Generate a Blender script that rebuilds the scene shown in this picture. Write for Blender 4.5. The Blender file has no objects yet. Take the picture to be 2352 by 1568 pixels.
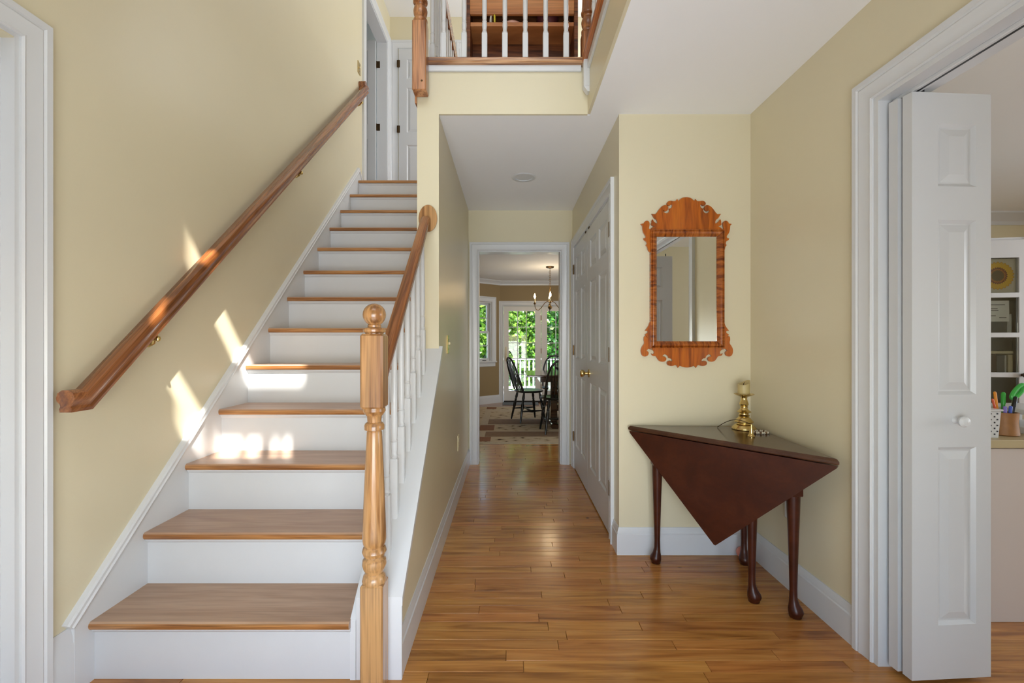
import bpy, bmesh, math, random
from mathutils import Vector, Matrix
random.seed(11)
sc = bpy.context.scene
C = sc.collection
R = math.radians
EYE = 1.176

# ------------------------------------------------------------------ camera, world, sun, lights, exposure
cam_d = bpy.data.cameras.new('camera')
cam = bpy.data.objects.new('camera', cam_d); C.objects.link(cam)
cam.location = (0, 0, EYE); cam.rotation_euler = (R(90), 0, 0)
cam_d.sensor_fit = 'HORIZONTAL'; cam_d.sensor_width = 36
cam_d.lens = 36 * 1022 / 2352
cam_d.shift_x = 7 / 2352; cam_d.shift_y = 1 / 2352
cam_d.clip_start = 0.03
sc.camera = cam

SUN = Vector((-0.5, 1.0, -1.3)).normalized()
world = bpy.data.worlds.new('sky'); sc.world = world; world.use_nodes = True
wn = world.node_tree
sky = wn.nodes.new('ShaderNodeTexSky'); sky.sky_type = 'NISHITA'; sky.sun_disc = False
sky.sun_elevation = R(49); sky.sun_rotation = R(153)
wn.links.new(sky.outputs[0], wn.nodes['Background'].inputs[0])
wn.nodes['Background'].inputs[1].default_value = 0.5

def lamp(name, kind, energy, color=(1, 1, 1), loc=(0, 0, 0), rot=None, **kw):
    d = bpy.data.lights.new(name, kind); d.energy = energy; d.color = color
    for k, v in kw.items(): setattr(d, k, v)
    o = bpy.data.objects.new(name, d); C.objects.link(o); o.location = loc
    if rot is not None: o.rotation_euler = rot
    return o
sun = lamp('sun', 'SUN', 11.0, (1.0, 0.95, 0.86), (0, -6, 9), angle=R(0.6))
sun.rotation_euler = SUN.to_track_quat('-Z', 'Y').to_euler()
# area lamps standing in for daylight from the unseen foyer front
lamp('front_ceiling_fill', 'AREA', 22, (0.86, 0.93, 1.0), (0.0, -1.3, 0.65), (R(112), 0, R(0)), shape='RECTANGLE', size=2.0, size_y=1.2, spread=R(100))  # added lamp, tilted up and narrowed to brighten the ceilings
lamp('foyer_window_daylight', 'AREA', 25, (0.86, 0.93, 1.0), (0.05, -0.48, 3.75), (R(80), 0, R(0)), shape='RECTANGLE', size=2.2, size_y=2.0)
# area lamps added out of view in the neighbouring rooms
lamp('study_fill', 'AREA', 36, (0.86, 0.93, 1.0), (5.5, 0.9, 1.4), (R(90), 0, R(90)), shape='RECTANGLE', size=2.4, size_y=1.3)  # added to brighten the study, set aside from the bifold face
lamp('landing_fill', 'AREA', 24, (0.88, 0.94, 1.0), (1.25, 4.6, 4.1), (R(90), 0, R(90)), shape='RECTANGLE', size=1.2, size_y=1.2)  # added to brighten the upper landing, hidden from view
lamp('dining_fill', 'AREA', 19, (0.90, 0.95, 1.0), (3.1, 6.3, 1.4), (R(97), 0, R(90)), shape='RECTANGLE', size=2.2, size_y=1.3)  # unseen lamp added to brighten the dining room and hall
sc.view_settings.view_transform = 'Standard'
sc.view_settings.look = 'None'
sc.view_settings.exposure = 0.78
sc.view_settings.gamma = 1.0
sc.view_settings.use_curve_mapping = False
sc.cycles.use_denoising = True
sc.cycles.max_bounces = 14; sc.cycles.diffuse_bounces = 8
sc.cycles.sample_clamp_indirect = 6.0

# ------------------------------------------------------------------ materials
def lin(c):
    return tuple(((v / 255) / 12.92 if v / 255 <= 0.04045 else ((v / 255 + 0.055) / 1.055) ** 2.4) for v in c) + (1.0,)

def new_mat(name):
    m = bpy.data.materials.new(name); m.use_nodes = True
    return m, m.node_tree, m.node_tree.nodes['Principled BSDF']

def paint(name, rgb, rough=0.5, var=0.03, scale=6.0, bump=0.0, metallic=0.0, coat=0.0, bscale=180, spec=0.5):
    m, nt, b = new_mat(name)
    tc = nt.nodes.new('ShaderNodeTexCoord'); nz = nt.nodes.new('ShaderNodeTexNoise')
    nz.inputs['Scale'].default_value = scale; nz.inputs['Detail'].default_value = 4
    nt.links.new(tc.outputs['Object'], nz.inputs['Vector'])
    mx = nt.nodes.new('ShaderNodeMix'); mx.data_type = 'RGBA'
    c = lin(rgb)
    mx.inputs[6].default_value = tuple(max(0, v * (1 - var)) for v in c[:3]) + (1,)
    mx.inputs[7].default_value = tuple(min(1, v * (1 + var)) for v in c[:3]) + (1,)
    nt.links.new(nz.outputs[0], mx.inputs[0]); nt.links.new(mx.outputs[2], b.inputs['Base Color'])
    b.inputs['Roughness'].default_value = rough; b.inputs['Metallic'].default_value = metallic
    b.inputs['Coat Weight'].default_value = coat; b.inputs['Specular IOR Level'].default_value = spec
    if bump:
        n2 = nt.nodes.new('ShaderNodeTexNoise'); n2.inputs['Scale'].default_value = bscale; n2.inputs['Detail'].default_value = 3
        nt.links.new(tc.outputs['Object'], n2.inputs['Vector'])
        bp = nt.nodes.new('ShaderNodeBump'); bp.inputs['Strength'].default_value = bump; bp.inputs['Distance'].default_value = 0.002
        nt.links.new(n2.outputs[0], bp.inputs['Height']); nt.links.new(bp.outputs[0], b.inputs['Normal'])
    return m

def wood(name, dark, mid, light, grain=(1.2, 22, 22), rot=(0, 0, 0), rough=0.32, coat=0.25, world_space=False, spread=0.0, pore=0.35, spec=0.5, rings=0.5, knots=0.0):
    """Oak-like wood: stretched noise for figure, finer stretched noise for pores, a tone of its own for each object."""
    m, nt, b = new_mat(name)
    L = nt.links.new; N = nt.nodes.new
    if world_space:
        g = N('ShaderNodeNewGeometry'); src = g.outputs['Position']
    else:
        g = N('ShaderNodeTexCoord'); src = g.outputs['Object']
    oi = N('ShaderNodeObjectInfo')
    rv = N('ShaderNodeVectorMath'); rv.operation = 'SCALE'; rv.inputs[0].default_value = (13, 7, 5)
    L(oi.outputs['Random'], rv.inputs['Scale'])
    ad = N('ShaderNodeVectorMath'); ad.operation = 'ADD'
    L(src, ad.inputs[0]); L(rv.outputs[0], ad.inputs[1])
    mp = N('ShaderNodeMapping'); mp.vector_type = 'TEXTURE'
    mp.inputs['Rotation'].default_value = rot; mp.inputs['Scale'].default_value = tuple(1 / s for s in grain)
    L(ad.outputs[0], mp.inputs['Vector'])
    n1 = N('ShaderNodeTexNoise'); n1.inputs['Scale'].default_value = 1.0; n1.inputs['Detail'].default_value = 5
    n1.inputs['Distortion'].default_value = 1.2
    L(mp.outputs[0], n1.inputs['Vector'])
    wv = N('ShaderNodeMath'); wv.operation = 'MULTIPLY'; wv.inputs[1].default_value = 14.0
    L(n1.outputs[0], wv.inputs[0])
    sn = N('ShaderNodeMath'); sn.operation = 'SINE'; L(wv.outputs[0], sn.inputs[0])
    sm = N('ShaderNodeMath'); sm.operation = 'MULTIPLY_ADD'; sm.inputs[1].default_value = 0.17 * rings; L(sn.outputs[0], sm.inputs[0]); L(n1.outputs[0], sm.inputs[2])
    rp = N('ShaderNodeValToRGB'); e = rp.color_ramp.elements
    e[0].position = 0.28; e[0].color = lin(dark); e[1].position = 0.72; e[1].color = lin(light)
    mid_e = rp.color_ramp.elements.new(0.5); mid_e.color = lin(mid)
    L(sm.outputs[0], rp.inputs[0])
    m2 = N('ShaderNodeMapping'); m2.vector_type = 'TEXTURE'
    m2.inputs['Rotation'].default_value = rot; m2.inputs['Scale'].default_value = tuple(1 / (s * 9 if s > 5 else s * 3) for s in grain)
    L(ad.outputs[0], m2.inputs['Vector'])
    n2 = N('ShaderNodeTexNoise'); n2.inputs['Scale'].default_value = 1.0; n2.inputs['Detail'].default_value = 2
    L(m2.outputs[0], n2.inputs['Vector'])
    r2 = N('ShaderNodeMapRange'); r2.inputs[1].default_value = 0.38; r2.inputs[2].default_value = 0.55
    r2.inputs[3].default_value = 1 - pore; r2.inputs[4].default_value = 1.0
    L(n2.outputs[0], r2.inputs[0])
    mx = N('ShaderNodeMix'); mx.data_type = 'RGBA'; mx.blend_type = 'MULTIPLY'; mx.inputs[0].default_value = 1
    L(rp.outputs[0], mx.inputs[6]); L(r2.outputs[0], mx.inputs[7])
    out = mx.outputs[2]
    if knots:
        vo = N('ShaderNodeTexVoronoi'); vo.inputs['Scale'].default_value = knots
        L(ad.outputs[0], vo.inputs['Vector'])
        kr = N('ShaderNodeMapRange'); kr.inputs[1].default_value = 0.02; kr.inputs[2].default_value = 0.10 if knots > 4 else 0.05
        kr.inputs[3].default_value = 0.25; kr.inputs[4].default_value = 1.0
        L(vo.outputs['Distance'], kr.inputs[0])
        k = N('ShaderNodeMix'); k.data_type = 'RGBA'; k.blend_type = 'MULTIPLY'; k.inputs[0].default_value = 1
        L(out, k.inputs[6]); L(kr.outputs[0], k.inputs[7]); out = k.outputs[2]
    if spread:
        hs = N('ShaderNodeHueSaturation')
        vr = N('ShaderNodeMapRange'); vr.inputs[3].default_value = 1 - spread; vr.inputs[4].default_value = 1 + spread * 0.8
        L(oi.outputs['Random'], vr.inputs[0]); L(vr.outputs[0], hs.inputs['Value'])
        f7 = N('ShaderNodeMath'); f7.operation = 'MULTIPLY'; f7.inputs[1].default_value = 7.31; L(oi.outputs['Random'], f7.inputs[0])
        fr = N('ShaderNodeMath'); fr.operation = 'FRACT'; L(f7.outputs[0], fr.inputs[0])
        hr = N('ShaderNodeMapRange'); hr.inputs[3].default_value = 0.494; hr.inputs[4].default_value = 0.504
        L(fr.outputs[0], hr.inputs[0]); L(hr.outputs[0], hs.inputs['Hue'])
        L(out, hs.inputs['Color']); out = hs.outputs[0]
    L(out, b.inputs['Base Color'])
    b.inputs['Roughness'].default_value = rough; b.inputs['Coat Weight'].default_value = coat; b.inputs['Coat Roughness'].default_value = 0.12
    b.inputs['Specular IOR Level'].default_value = spec
    bp = N('ShaderNodeBump'); bp.inputs['Strength'].default_value = 0.12; bp.inputs['Distance'].default_value = 0.001
    L(n2.outputs[0], bp.inputs['Height']); L(bp.outputs[0], b.inputs['Normal'])
    return m

def emit(name, rgb, strength):
    m = bpy.data.materials.new(name); m.use_nodes = True; nt = m.node_tree
    nt.nodes.remove(nt.nodes['Principled BSDF'])
    e = nt.nodes.new('ShaderNodeEmission'); e.inputs[0].default_value = lin(rgb); e.inputs[1].default_value = strength
    nt.links.new(e.outputs[0], nt.nodes['Material Output'].inputs[0])
    return m

def glass_mat(name):
    m = bpy.data.materials.new(name); m.use_nodes = True; nt = m.node_tree
    nt.nodes.remove(nt.nodes['Principled BSDF'])
    t = nt.nodes.new('ShaderNodeBsdfTransparent'); t.inputs[0].default_value = (0.96, 0.98, 0.97, 1)
    g = nt.nodes.new('ShaderNodeBsdfGlossy'); g.inputs['Roughness'].default_value = 0.02
    fr = nt.nodes.new('ShaderNodeFresnel'); fr.inputs[0].default_value = 1.45
    mx = nt.nodes.new('ShaderNodeMixShader')
    nt.links.new(fr.outputs[0], mx.inputs[0]); nt.links.new(t.outputs[0], mx.inputs[1]); nt.links.new(g.outputs[0], mx.inputs[2])
    nt.links.new(mx.outputs[0], nt.nodes['Material Output'].inputs[0])
    return m

def leaf_mat(name, c1, c2):
    m = bpy.data.materials.new(name); m.use_nodes = True; nt = m.node_tree; N = nt.nodes.new; L = nt.links.new
    nt.nodes.remove(nt.nodes['Principled BSDF'])
    g = N('ShaderNodeNewGeometry')
    nz = N('ShaderNodeTexWhiteNoise'); nz.noise_dimensions = '1D'
    L(g.outputs['Random Per Island'], nz.inputs['W'])
    mx = N('ShaderNodeMix'); mx.data_type = 'RGBA'; mx.inputs[6].default_value = lin(c1); mx.inputs[7].default_value = lin(c2)
    L(nz.outputs[0], mx.inputs[0])
    d = N('ShaderNodeBsdfDiffuse'); t = N('ShaderNodeBsdfTranslucent'); gl = N('ShaderNodeBsdfGlossy'); gl.inputs['Roughness'].default_value = 0.35
    L(mx.outputs[2], d.inputs[0]); L(mx.outputs[2], t.inputs[0])
    a = N('ShaderNodeMixShader'); a.inputs[0].default_value = 0.45; L(d.outputs[0], a.inputs[1]); L(t.outputs[0], a.inputs[2])
    b2 = N('ShaderNodeMixShader'); b2.inputs[0].default_value = 0.08; L(a.outputs[0], b2.inputs[1]); L(gl.outputs[0], b2.inputs[2])
    L(b2.outputs[0], nt.nodes['Material Output'].inputs[0])
    return m

def plank_slab(name):
    """Strip flooring where single strips are too far off or out of view."""
    m, nt, b = new_mat(name); N = nt.nodes.new; L = nt.links.new
    g = N('ShaderNodeNewGeometry')
    br = N('ShaderNodeTexBrick'); br.inputs['Color1'].default_value = lin((176, 128, 80)); br.inputs['Color2'].default_value = lin((150, 101, 58))
    br.inputs['Mortar'].default_value = lin((84, 52, 28)); br.inputs['Scale'].default_value = 1.0
    br.inputs['Brick Width'].default_value = 0.6; br.inputs['Row Height'].default_value = 0.0572; br.inputs['Mortar Size'].default_value = 0.0008
    L(g.outputs['Position'], br.inputs['Vector'])
    mp = N('ShaderNodeMapping'); mp.inputs['Scale'].default_value = (3, 60, 1); L(g.outputs['Position'], mp.inputs['Vector'])
    nz = N('ShaderNodeTexNoise'); nz.inputs['Scale'].default_value = 1; nz.inputs['Detail'].default_value = 4; L(mp.outputs[0], nz.inputs['Vector'])
    r = N('ShaderNodeMapRange'); r.inputs[3].default_value = 0.75; r.inputs[4].default_value = 1.2; L(nz.outputs[0], r.inputs[0])
    mx = N('ShaderNodeMix'); mx.data_type = 'RGBA'; mx.blend_type = 'MULTIPLY'; mx.inputs[0].default_value = 1
    L(br.outputs[0], mx.inputs[6]); L(r.outputs[0], mx.inputs[7]); L(mx.outputs[2], b.inputs['Base Color'])
    b.inputs['Roughness'].default_value = 0.25; b.inputs['Coat Weight'].default_value = 0.3
    return m

def rug_mat(name):
    m, nt, b = new_mat(name); N = nt.nodes.new; L = nt.links.new
    g = N('ShaderNodeTexCoord')
    v = N('ShaderNodeTexVoronoi'); v.inputs['Scale'].default_value = 9; L(g.outputs['Object'], v.inputs['Vector'])
    nz = N('ShaderNodeTexNoise'); nz.inputs['Scale'].default_value = 14; nz.inputs['Detail'].default_value = 3; L(g.outputs['Object'], nz.inputs['Vector'])
    ad = N('ShaderNodeMath'); ad.operation = 'ADD'; L(v.outputs['Distance'], ad.inputs[0]); L(nz.outputs[0], ad.inputs[1])
    rp = N('ShaderNodeValToRGB'); e = rp.color_ramp.elements
    e[0].position = 0.55; e[0].color = lin((70, 48, 36)); e[1].position = 1.05; e[1].color = lin((196, 178, 150))
    k = rp.color_ramp.elements.new(0.72); k.color = lin((176, 158, 128))
    L(ad.outputs[0], rp.inputs[0]); L(rp.outputs[0], b.inputs['Base Color']); b.inputs['Roughness'].default_value = 0.95
    b.inputs['Specular IOR Level'].default_value = 0.1
    return m

W_PAINT = paint('yellow_wall_paint', (216, 207, 178), 0.34, 0.02, 2.5, 0.10, spec=0.35)
W_STUDY = paint('cream_wall_paint', (220, 212, 182), 0.5, 0.02, 2.5)
W_DINE = paint('tan_wall_paint', (146, 124, 84), 0.5, 0.03, 2.5)
W_CEIL = paint('ceiling_paint', (242, 243, 245), 0.75, 0.015, 3.0, 0.06)
WHITE = paint('white_trim_paint', (211, 213, 215), 0.28, 0.015, 5.0, 0.02, spec=0.5)
WHITE_D = paint('white_door_paint', (203, 205, 207), 0.3, 0.015, 5.0, 0.03)
SCUFF = paint('riser_paint', (205, 207, 209), 0.4, 0.03, 9.0, 0.03)
BRASS = paint('polished_brass', (212, 186, 124), 0.2, 0.08, 12, metallic=1.0)
BRASS_D = paint('aged_brass', (120, 92, 50), 0.35, 0.15, 30, metallic=1.0)
BRONZE = paint('antique_bronze', (84, 66, 44), 0.4, 0.15, 30, metallic=0.9)
STEEL = paint('track_steel', (70, 72, 76), 0.35, 0.1, 20, metallic=0.9)
BLACK = paint('black_chair_paint', (17, 18, 17), 0.3, 0.2, 14, coat=0.2)
DARK = paint('dark_void', (24, 20, 18), 0.8, 0.1)
OAK = wood('stair_oak', (138, 88, 46), (168, 114, 64), (192, 140, 86), (1.6, 30, 30), rough=0.3, coat=0.25, rings=0.25)
OAK_POST = wood('newel_oak', (132, 88, 50), (174, 127, 78), (194, 150, 100), (13, 13, 1.1), rough=0.28, coat=0.35, rings=0.5, pore=0.32)
OAK_RAIL = wood('handrail_oak', (106, 58, 24), (140, 82, 40), (164, 104, 56), (34, 1.6, 34), rot=(R(42.5), 0, 0), rough=0.25, coat=0.4, rings=0.3, pore=0.25)
OAK_TREAD = wood('tread_oak', (168, 130, 102), (184, 148, 120), (194, 159, 132), (1.6, 13, 13), rough=0.3, coat=0.15, spread=0.04, rings=0.0, pore=0.12)
OAK_GAL = wood('gallery_oak', (128, 74, 38), (170, 108, 62), (204, 146, 98), (18, 18, 1.6), rough=0.3, coat=0.3)
OAK_EDGE = wood('gallery_edge_oak', (120, 74, 38), (176, 122, 74), (214, 170, 126), (2, 24, 24), rough=0.35, coat=0.2)
FLOOR_W = wood('floor_strip_oak', (146, 92, 44), (190, 130, 66), (202, 146, 80), (1.7, 17, 12), spec=0.4, rough=0.2, coat=0.18, world_space=True, spread=0.10, pore=0.16, rings=0.0, knots=3.0)
OAK_SIDE = wood('gallery_side_oak', (150, 82, 34), (184, 106, 48), (200, 126, 66), (24, 1.6, 24), rough=0.3, coat=0.2, rings=0.2)
FLOOR_S = plank_slab('strip_flooring')
MAPLE = wood('tiger_maple', (132, 62, 8), (178, 90, 16), (192, 106, 24), (30, 6, 3), rough=0.3, coat=0.2, rings=0.12, pore=0.18)
MAPLE_FH = wood('tiger_maple_rail', (98, 42, 12), (154, 80, 26), (188, 108, 42), (42, 8, 8), rough=0.25, coat=0.35, rings=0.15, pore=0.2)
MAPLE_FV = wood('tiger_maple_stile', (98, 42, 12), (154, 80, 26), (188, 108, 42), (8, 8, 42), rough=0.25, coat=0.35, rings=0.15, pore=0.2)
MAHOG = wood('mahogany', (58, 24, 12), (66, 28, 14), (74, 34, 18), (1.4, 9, 9), spec=0.3, rough=0.34, coat=0.12, rings=0.1, pore=0.1)
MAHOG_T = wood('mahogany_top', (60, 32, 18), (70, 39, 23), (80, 47, 28), (1.4, 9, 9), rough=0.24, coat=0.35, rings=0.1, pore=0.1)
PINE = wood('pine', (170, 104, 54), (196, 130, 76), (210, 148, 94), (1.0, 3, 12), rough=0.45, coat=0.1, rings=0.2, pore=0.2)
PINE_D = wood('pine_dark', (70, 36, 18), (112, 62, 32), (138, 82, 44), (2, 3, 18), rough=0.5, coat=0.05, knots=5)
TABLE_W = wood('dining_table_wood', (40, 24, 14), (64, 40, 24), (82, 54, 34), (1.4, 18, 18), rough=0.12, coat=0.6)
GLASS = glass_mat('window_glass')
MIRROR = paint('mirror_silver', (235, 238, 236), 0.0, 0.0, metallic=1.0)
WAX = paint('beeswax', (186, 168, 116), 0.45, 0.08, 20)
BULB = emit('lit_bulb', (255, 214, 150), 26.0)
IVORY = paint('ivory_plastic', (226, 214, 178), 0.35, 0.02)
RUG = rug_mat('rug_pattern')
RUG_R = paint('rug_rust', (138, 92, 62), 0.95, 0.25, 22)
RUG_B = paint('rug_brown', (138, 110, 84), 0.95, 0.3, 18)
RUG_C = paint('rug_cream', (190, 174, 148), 0.95, 0.22, 26)
MAT_B = paint('mat_blue_grey', (112, 120, 126), 0.95, 0.2, 40)
LEAF1 = leaf_mat('leaf_light', (70, 120, 30), (150, 190, 70))
LEAF2 = leaf_mat('leaf_mid', (26, 84, 28), (84, 150, 48))
LEAF3 = leaf_mat('leaf_dark', (12, 52, 22), (44, 104, 40))
BARK = paint('bark', (86, 70, 52), 0.9, 0.3, 14, 0.4)
GRASS = paint('lawn_green', (72, 106, 44), 0.95, 0.25, 3)
DECK = paint('deck_boards', (176, 172, 164), 0.8, 0.15, 9)
DESKTOP = paint('desk_top_laminate', (186, 170, 132), 0.4, 0.04, 6)
DESK = paint('desk_side_laminate', (206, 196, 190), 0.5, 0.03, 4)
CLAY = paint('stoneware_clay', (160, 112, 66), 0.5, 0.35, 26, 0.2)

# ------------------------------------------------------------------ mesh tools
class MB:
    def __init__(self): self.bm = bmesh.new()
    def _add(self, vs, fs):
        v = [self.bm.verts.new(p) for p in vs]
        out = []
        for f in fs:
            try: out.append(self.bm.faces.new([v[i] for i in f]))
            except ValueError: pass
        return out
    def box(self, x0, x1, y0, y1, z0, z1, bev=0.0, seg=1):
        vs = [(x, y, z) for x in (x0, x1) for y in (y0, y1) for z in (z0, z1)]
        fs = [(0, 1, 3, 2), (4, 6, 7, 5), (0, 4, 5, 1), (2, 3, 7, 6), (0, 2, 6, 4), (1, 5, 7, 3)]
        f = self._add(vs, fs)
        if bev:
            ed = list({e for q in f for e in q.edges})
            bmesh.ops.bevel(self.bm, geom=ed, offset=bev, segments=seg, affect='EDGES', profile=0.5)
        return self
    def prism(self, pts, d0, d1, fn):
        """polygon pts (a, b) extruded from d0 to d1; fn(a, b, d) -> xyz"""
        n = len(pts)
        vs = [fn(a, b, d0) for a, b in pts] + [fn(a, b, d1) for a, b in pts]
        fs = [tuple(range(n)), tuple(range(2 * n - 1, n - 1, -1))] + [(i, (i + 1) % n, n + (i + 1) % n, n + i) for i in range(n)]
        self._add(vs, fs); return self
    def lathe(self, prof, c=(0, 0, 0), n=20, sx=1.0, sy=1.0, axis='Z'):
        rings = []
        for r, h in prof:
            ring = []
            for i in range(n):
                a = 2 * math.pi * i / n; p = (r * math.cos(a) * sx, r * math.sin(a) * sy, h)
                if axis == 'X': p = (p[2], p[0], p[1])
                if axis == 'Y': p = (p[0], p[2], p[1])
                ring.append(self.bm.verts.new((c[0] + p[0], c[1] + p[1], c[2] + p[2])))
            rings.append(ring)
        for a, b in zip(rings, rings[1:]):
            for i in range(n): self.bm.faces.new((a[i], a[(i + 1) % n], b[(i + 1) % n], b[i]))
        if prof[0][0] > 1e-5: self.bm.faces.new(rings[0][::-1])
        if prof[-1][0] > 1e-5: self.bm.faces.new(rings[-1])
        return self
    def sweep(self, path, prof, up=(0, 0, 1), caps=True):
        P = [Vector(p) for p in path]; up = Vector(up).normalized()
        T = [(b - a).normalized() for a, b in zip(P, P[1:])]
        fr = []
        for t in T:
            r = t.cross(up).normalized(); fr.append((r, r.cross(t)))
        rings = []
        for i, p in enumerate(P):
            ring = []
            k = max(0, i - 1); r_, u_ = fr[k]; t = T[k]
            for a, b in prof:
                q = p + r_ * a + u_ * b
                if 0 < i < len(P) - 1:
                    n = (T[i - 1] + T[i]).normalized()
                    q = q - t * ((q - p).dot(n) / t.dot(n))
                ring.append(self.bm.verts.new(q))
            rings.append(ring)
        n = len(prof)
        for a, b in zip(rings, rings[1:]):
            for i in range(n): self.bm.faces.new((a[i], a[(i + 1) % n], b[(i + 1) % n], b[i]))
        if caps:
            self.bm.faces.new(rings[0][::-1]); self.bm.faces.new(rings[-1])
        return self
    def tube(self, path, rad, n=10, caps=True, closed=False):
        P = [Vector(p) for p in path]
        rad = rad if isinstance(rad, (list, tuple)) else [rad] * len(P)
        ref = None; rings = []
        for i, p in enumerate(P):
            if closed: t = (P[(i + 1) % len(P)] - P[i - 1]).normalized()
            else: t = (P[min(i + 1, len(P) - 1)] - P[max(i - 1, 0)]).normalized()
            if ref is None: ref = t.orthogonal().normalized()
            a = (ref - t * ref.dot(t)).normalized(); ref = a; b = t.cross(a)
            rings.append([self.bm.verts.new(p + (a * math.cos(2 * math.pi * j / n) + b * math.sin(2 * math.pi * j / n)) * rad[i]) for j in range(n)])
        pairs = list(zip(rings, rings[1:])) + ([(rings[-1], rings[0])] if closed else [])
        for a, b in pairs:
            for i in range(n): self.bm.faces.new((a[i], a[(i + 1) % n], b[(i + 1) % n], b[i]))
        if caps and not closed:
            self.bm.faces.new(rings[0][::-1]); self.bm.faces.new(rings[-1])
        return self
    def discs(self, cs, n=16):
        """loft through circles (cx, cy, z, r)"""
        rings = [[self.bm.verts.new((x + r * math.cos(2 * math.pi * j / n), y + r * math.sin(2 * math.pi * j / n), z)) for j in range(n)] for x, y, z, r in cs]
        for a, b in zip(rings, rings[1:]):
            for i in range(n): self.bm.faces.new((a[i], a[(i + 1) % n], b[(i + 1) % n], b[i]))
        self.bm.faces.new(rings[0][::-1]); self.bm.faces.new(rings[-1]); return self
    def xf(self, M):
        bmesh.ops.transform(self.bm, matrix=M, verts=self.bm.verts[:]); return self

def obj(name, mb, mat, parent=None, smooth=40, base=False):
    bm = mb.bm
    bmesh.ops.recalc_face_normals(bm, faces=bm.faces[:])
    co = [v.co for v in bm.verts]
    lo = Vector((min(c.x for c in co), min(c.y for c in co), min(c.z for c in co)))
    hi = Vector((max(c.x for c in co), max(c.y for c in co), max(c.z for c in co)))
    c = (lo + hi) / 2
    if base: c.z = lo.z
    for v in bm.verts: v.co -= c
    me = bpy.data.meshes.new(name); bm.to_mesh(me); bm.free()
    if smooth:
        me.polygons.foreach_set('use_smooth', [True] * len(me.polygons))
        me.set_sharp_from_angle(angle=R(smooth))
    for m in (mat if isinstance(mat, (list, tuple)) else [mat]): me.materials.append(m)
    o = bpy.data.objects.new(name, me); C.objects.link(o)
    if parent is not None:
        o.parent = parent; o.location = c - world_loc(parent)
    else: o.location = c
    return o

def world_loc(o):
    v = Vector((0, 0, 0))
    while o is not None: v += o.location; o = o.parent
    return v

def tag(o, label, cat, group=None, kind=None):
    o['label'] = label; o['category'] = cat
    if group: o['group'] = group
    if kind: o['kind'] = kind
    return o
def thing(name, label, cat, loc=(0, 0, 0), group=None, kind=None):
    o = bpy.data.objects.new(name, None); C.objects.link(o); o.location = loc; o.empty_display_size = 0.05
    return tag(o, label, cat, group, kind)
def struct(name, mb, mat, label, cat, smooth=None):
    return tag(obj(name, mb, mat, None, smooth), label, cat, kind='structure')
def copy_tree(o, parent=None):
    c = o.copy(); C.objects.link(c)
    if parent is not None: c.parent = parent
    for ch in [x for x in bpy.data.objects if x.parent == o]: copy_tree(ch, c)
    return c

def slab(a0, a1, b0, b1, holes):
    """cells of a rectangle minus rectangular holes"""
    A = sorted({a0, a1} | {h[0] for h in holes} | {h[1] for h in holes}); B = sorted({b0, b1} | {h[2] for h in holes} | {h[3] for h in holes})
    A = [a for a in A if a0 <= a <= a1]; B = [b for b in B if b0 <= b <= b1]
    for p, q in zip(A, A[1:]):
        for r, s in zip(B, B[1:]):
            if not any(h[0] <= (p + q) / 2 <= h[1] and h[2] <= (r + s) / 2 <= h[3] for h in holes): yield p, q, r, s
def wall_mb(p0, p1, t, z0, z1, holes=()):
    """wall from p0 to p1 (plan), body on the left of travel by thickness t; holes (s0, s1, z0, z1)"""
    p0 = Vector(p0); p1 = Vector(p1); d = (p1 - p0); Ln = d.length; ang = math.atan2(d.y, d.x)
    mb = MB()
    for a, b, c, e in slab(0, Ln, z0, z1, list(holes)): mb.box(a, b, 0, t, c, e)
    bmesh.ops.remove_doubles(mb.bm, verts=mb.bm.verts[:], dist=1e-5)
    seen = {}
    for f in mb.bm.faces: seen.setdefault(tuple(sorted(v.index for v in f.verts)), []).append(f)
    mb.bm.verts.index_update(); seen = {}
    for f in mb.bm.faces: seen.setdefault(tuple(sorted(v.index for v in f.verts)), []).append(f)
    bmesh.ops.delete(mb.bm, geom=[f for fs in seen.values() if len(fs) > 1 for f in fs], context='FACES_ONLY')
    mb.xf(Matrix.Translation((p0.x, p0.y, 0)) @ Matrix.Rotation(ang, 4, 'Z'))
    return mb

# ------------------------------------------------------------------ setting: walls
LX, RX, BY = -1.463, 1.341, 2.47          # stair wall, right wall, wall with the mirror
HX0, HX1, HY = -0.389, 0.611, 4.28        # hall walls and the wall with the dining doorway
CEIL, UP, UPC = 2.44, 2.73, 5.17
struct('wall_left', wall_mb((LX, -0.54), (LX, 5.47), 0.12, 0, UPC, [(0.96, 1.865, 0, 2.075), (5.08, 5.89, UP, 4.77)]), W_PAINT, 'tall yellow wall along the staircase with handrail', 'wall')
struct('wall_right', wall_mb((RX, 4.40), (RX, -1.0), 0.12, 0, UPC, [(2.77, 3.99, 0, 2.057)]), W_PAINT, 'yellow wall right of the table with wide white doorway', 'wall')
struct('wall_mirror', wall_mb((0.731, BY), (RX, BY), 0.12, 0, CEIL), W_PAINT, 'yellow wall that carries the mirror behind the corner table', 'wall')
struct('wall_closet', wall_mb((HX1, HY), (HX1, BY), 0.12, 0, CEIL, [(0.11, 1.61, 0, 2.05)]), W_PAINT, 'yellow hall wall around the closet doors', 'wall')
mb = MB()
mb.prism([(1.56, 0), (HY, 0), (HY, UP), (BY, UP), (BY, 1.12), (1.56, 0.28)], -0.51, HX0, lambda a, b, d: (d, a, b))
struct('wall_stair', mb, W_PAINT, 'yellow wall between the staircase and the hall ending in a column', 'wall')
struct('wall_hall_end', wall_mb((-1.30, HY), (3.2, HY), 0.12, 0, CEIL, [(1.30 - 0.305, 1.30 + 0.506, 0, 2.055)]), W_PAINT, 'hall end wall around the dining room doorway', 'wall')
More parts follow.
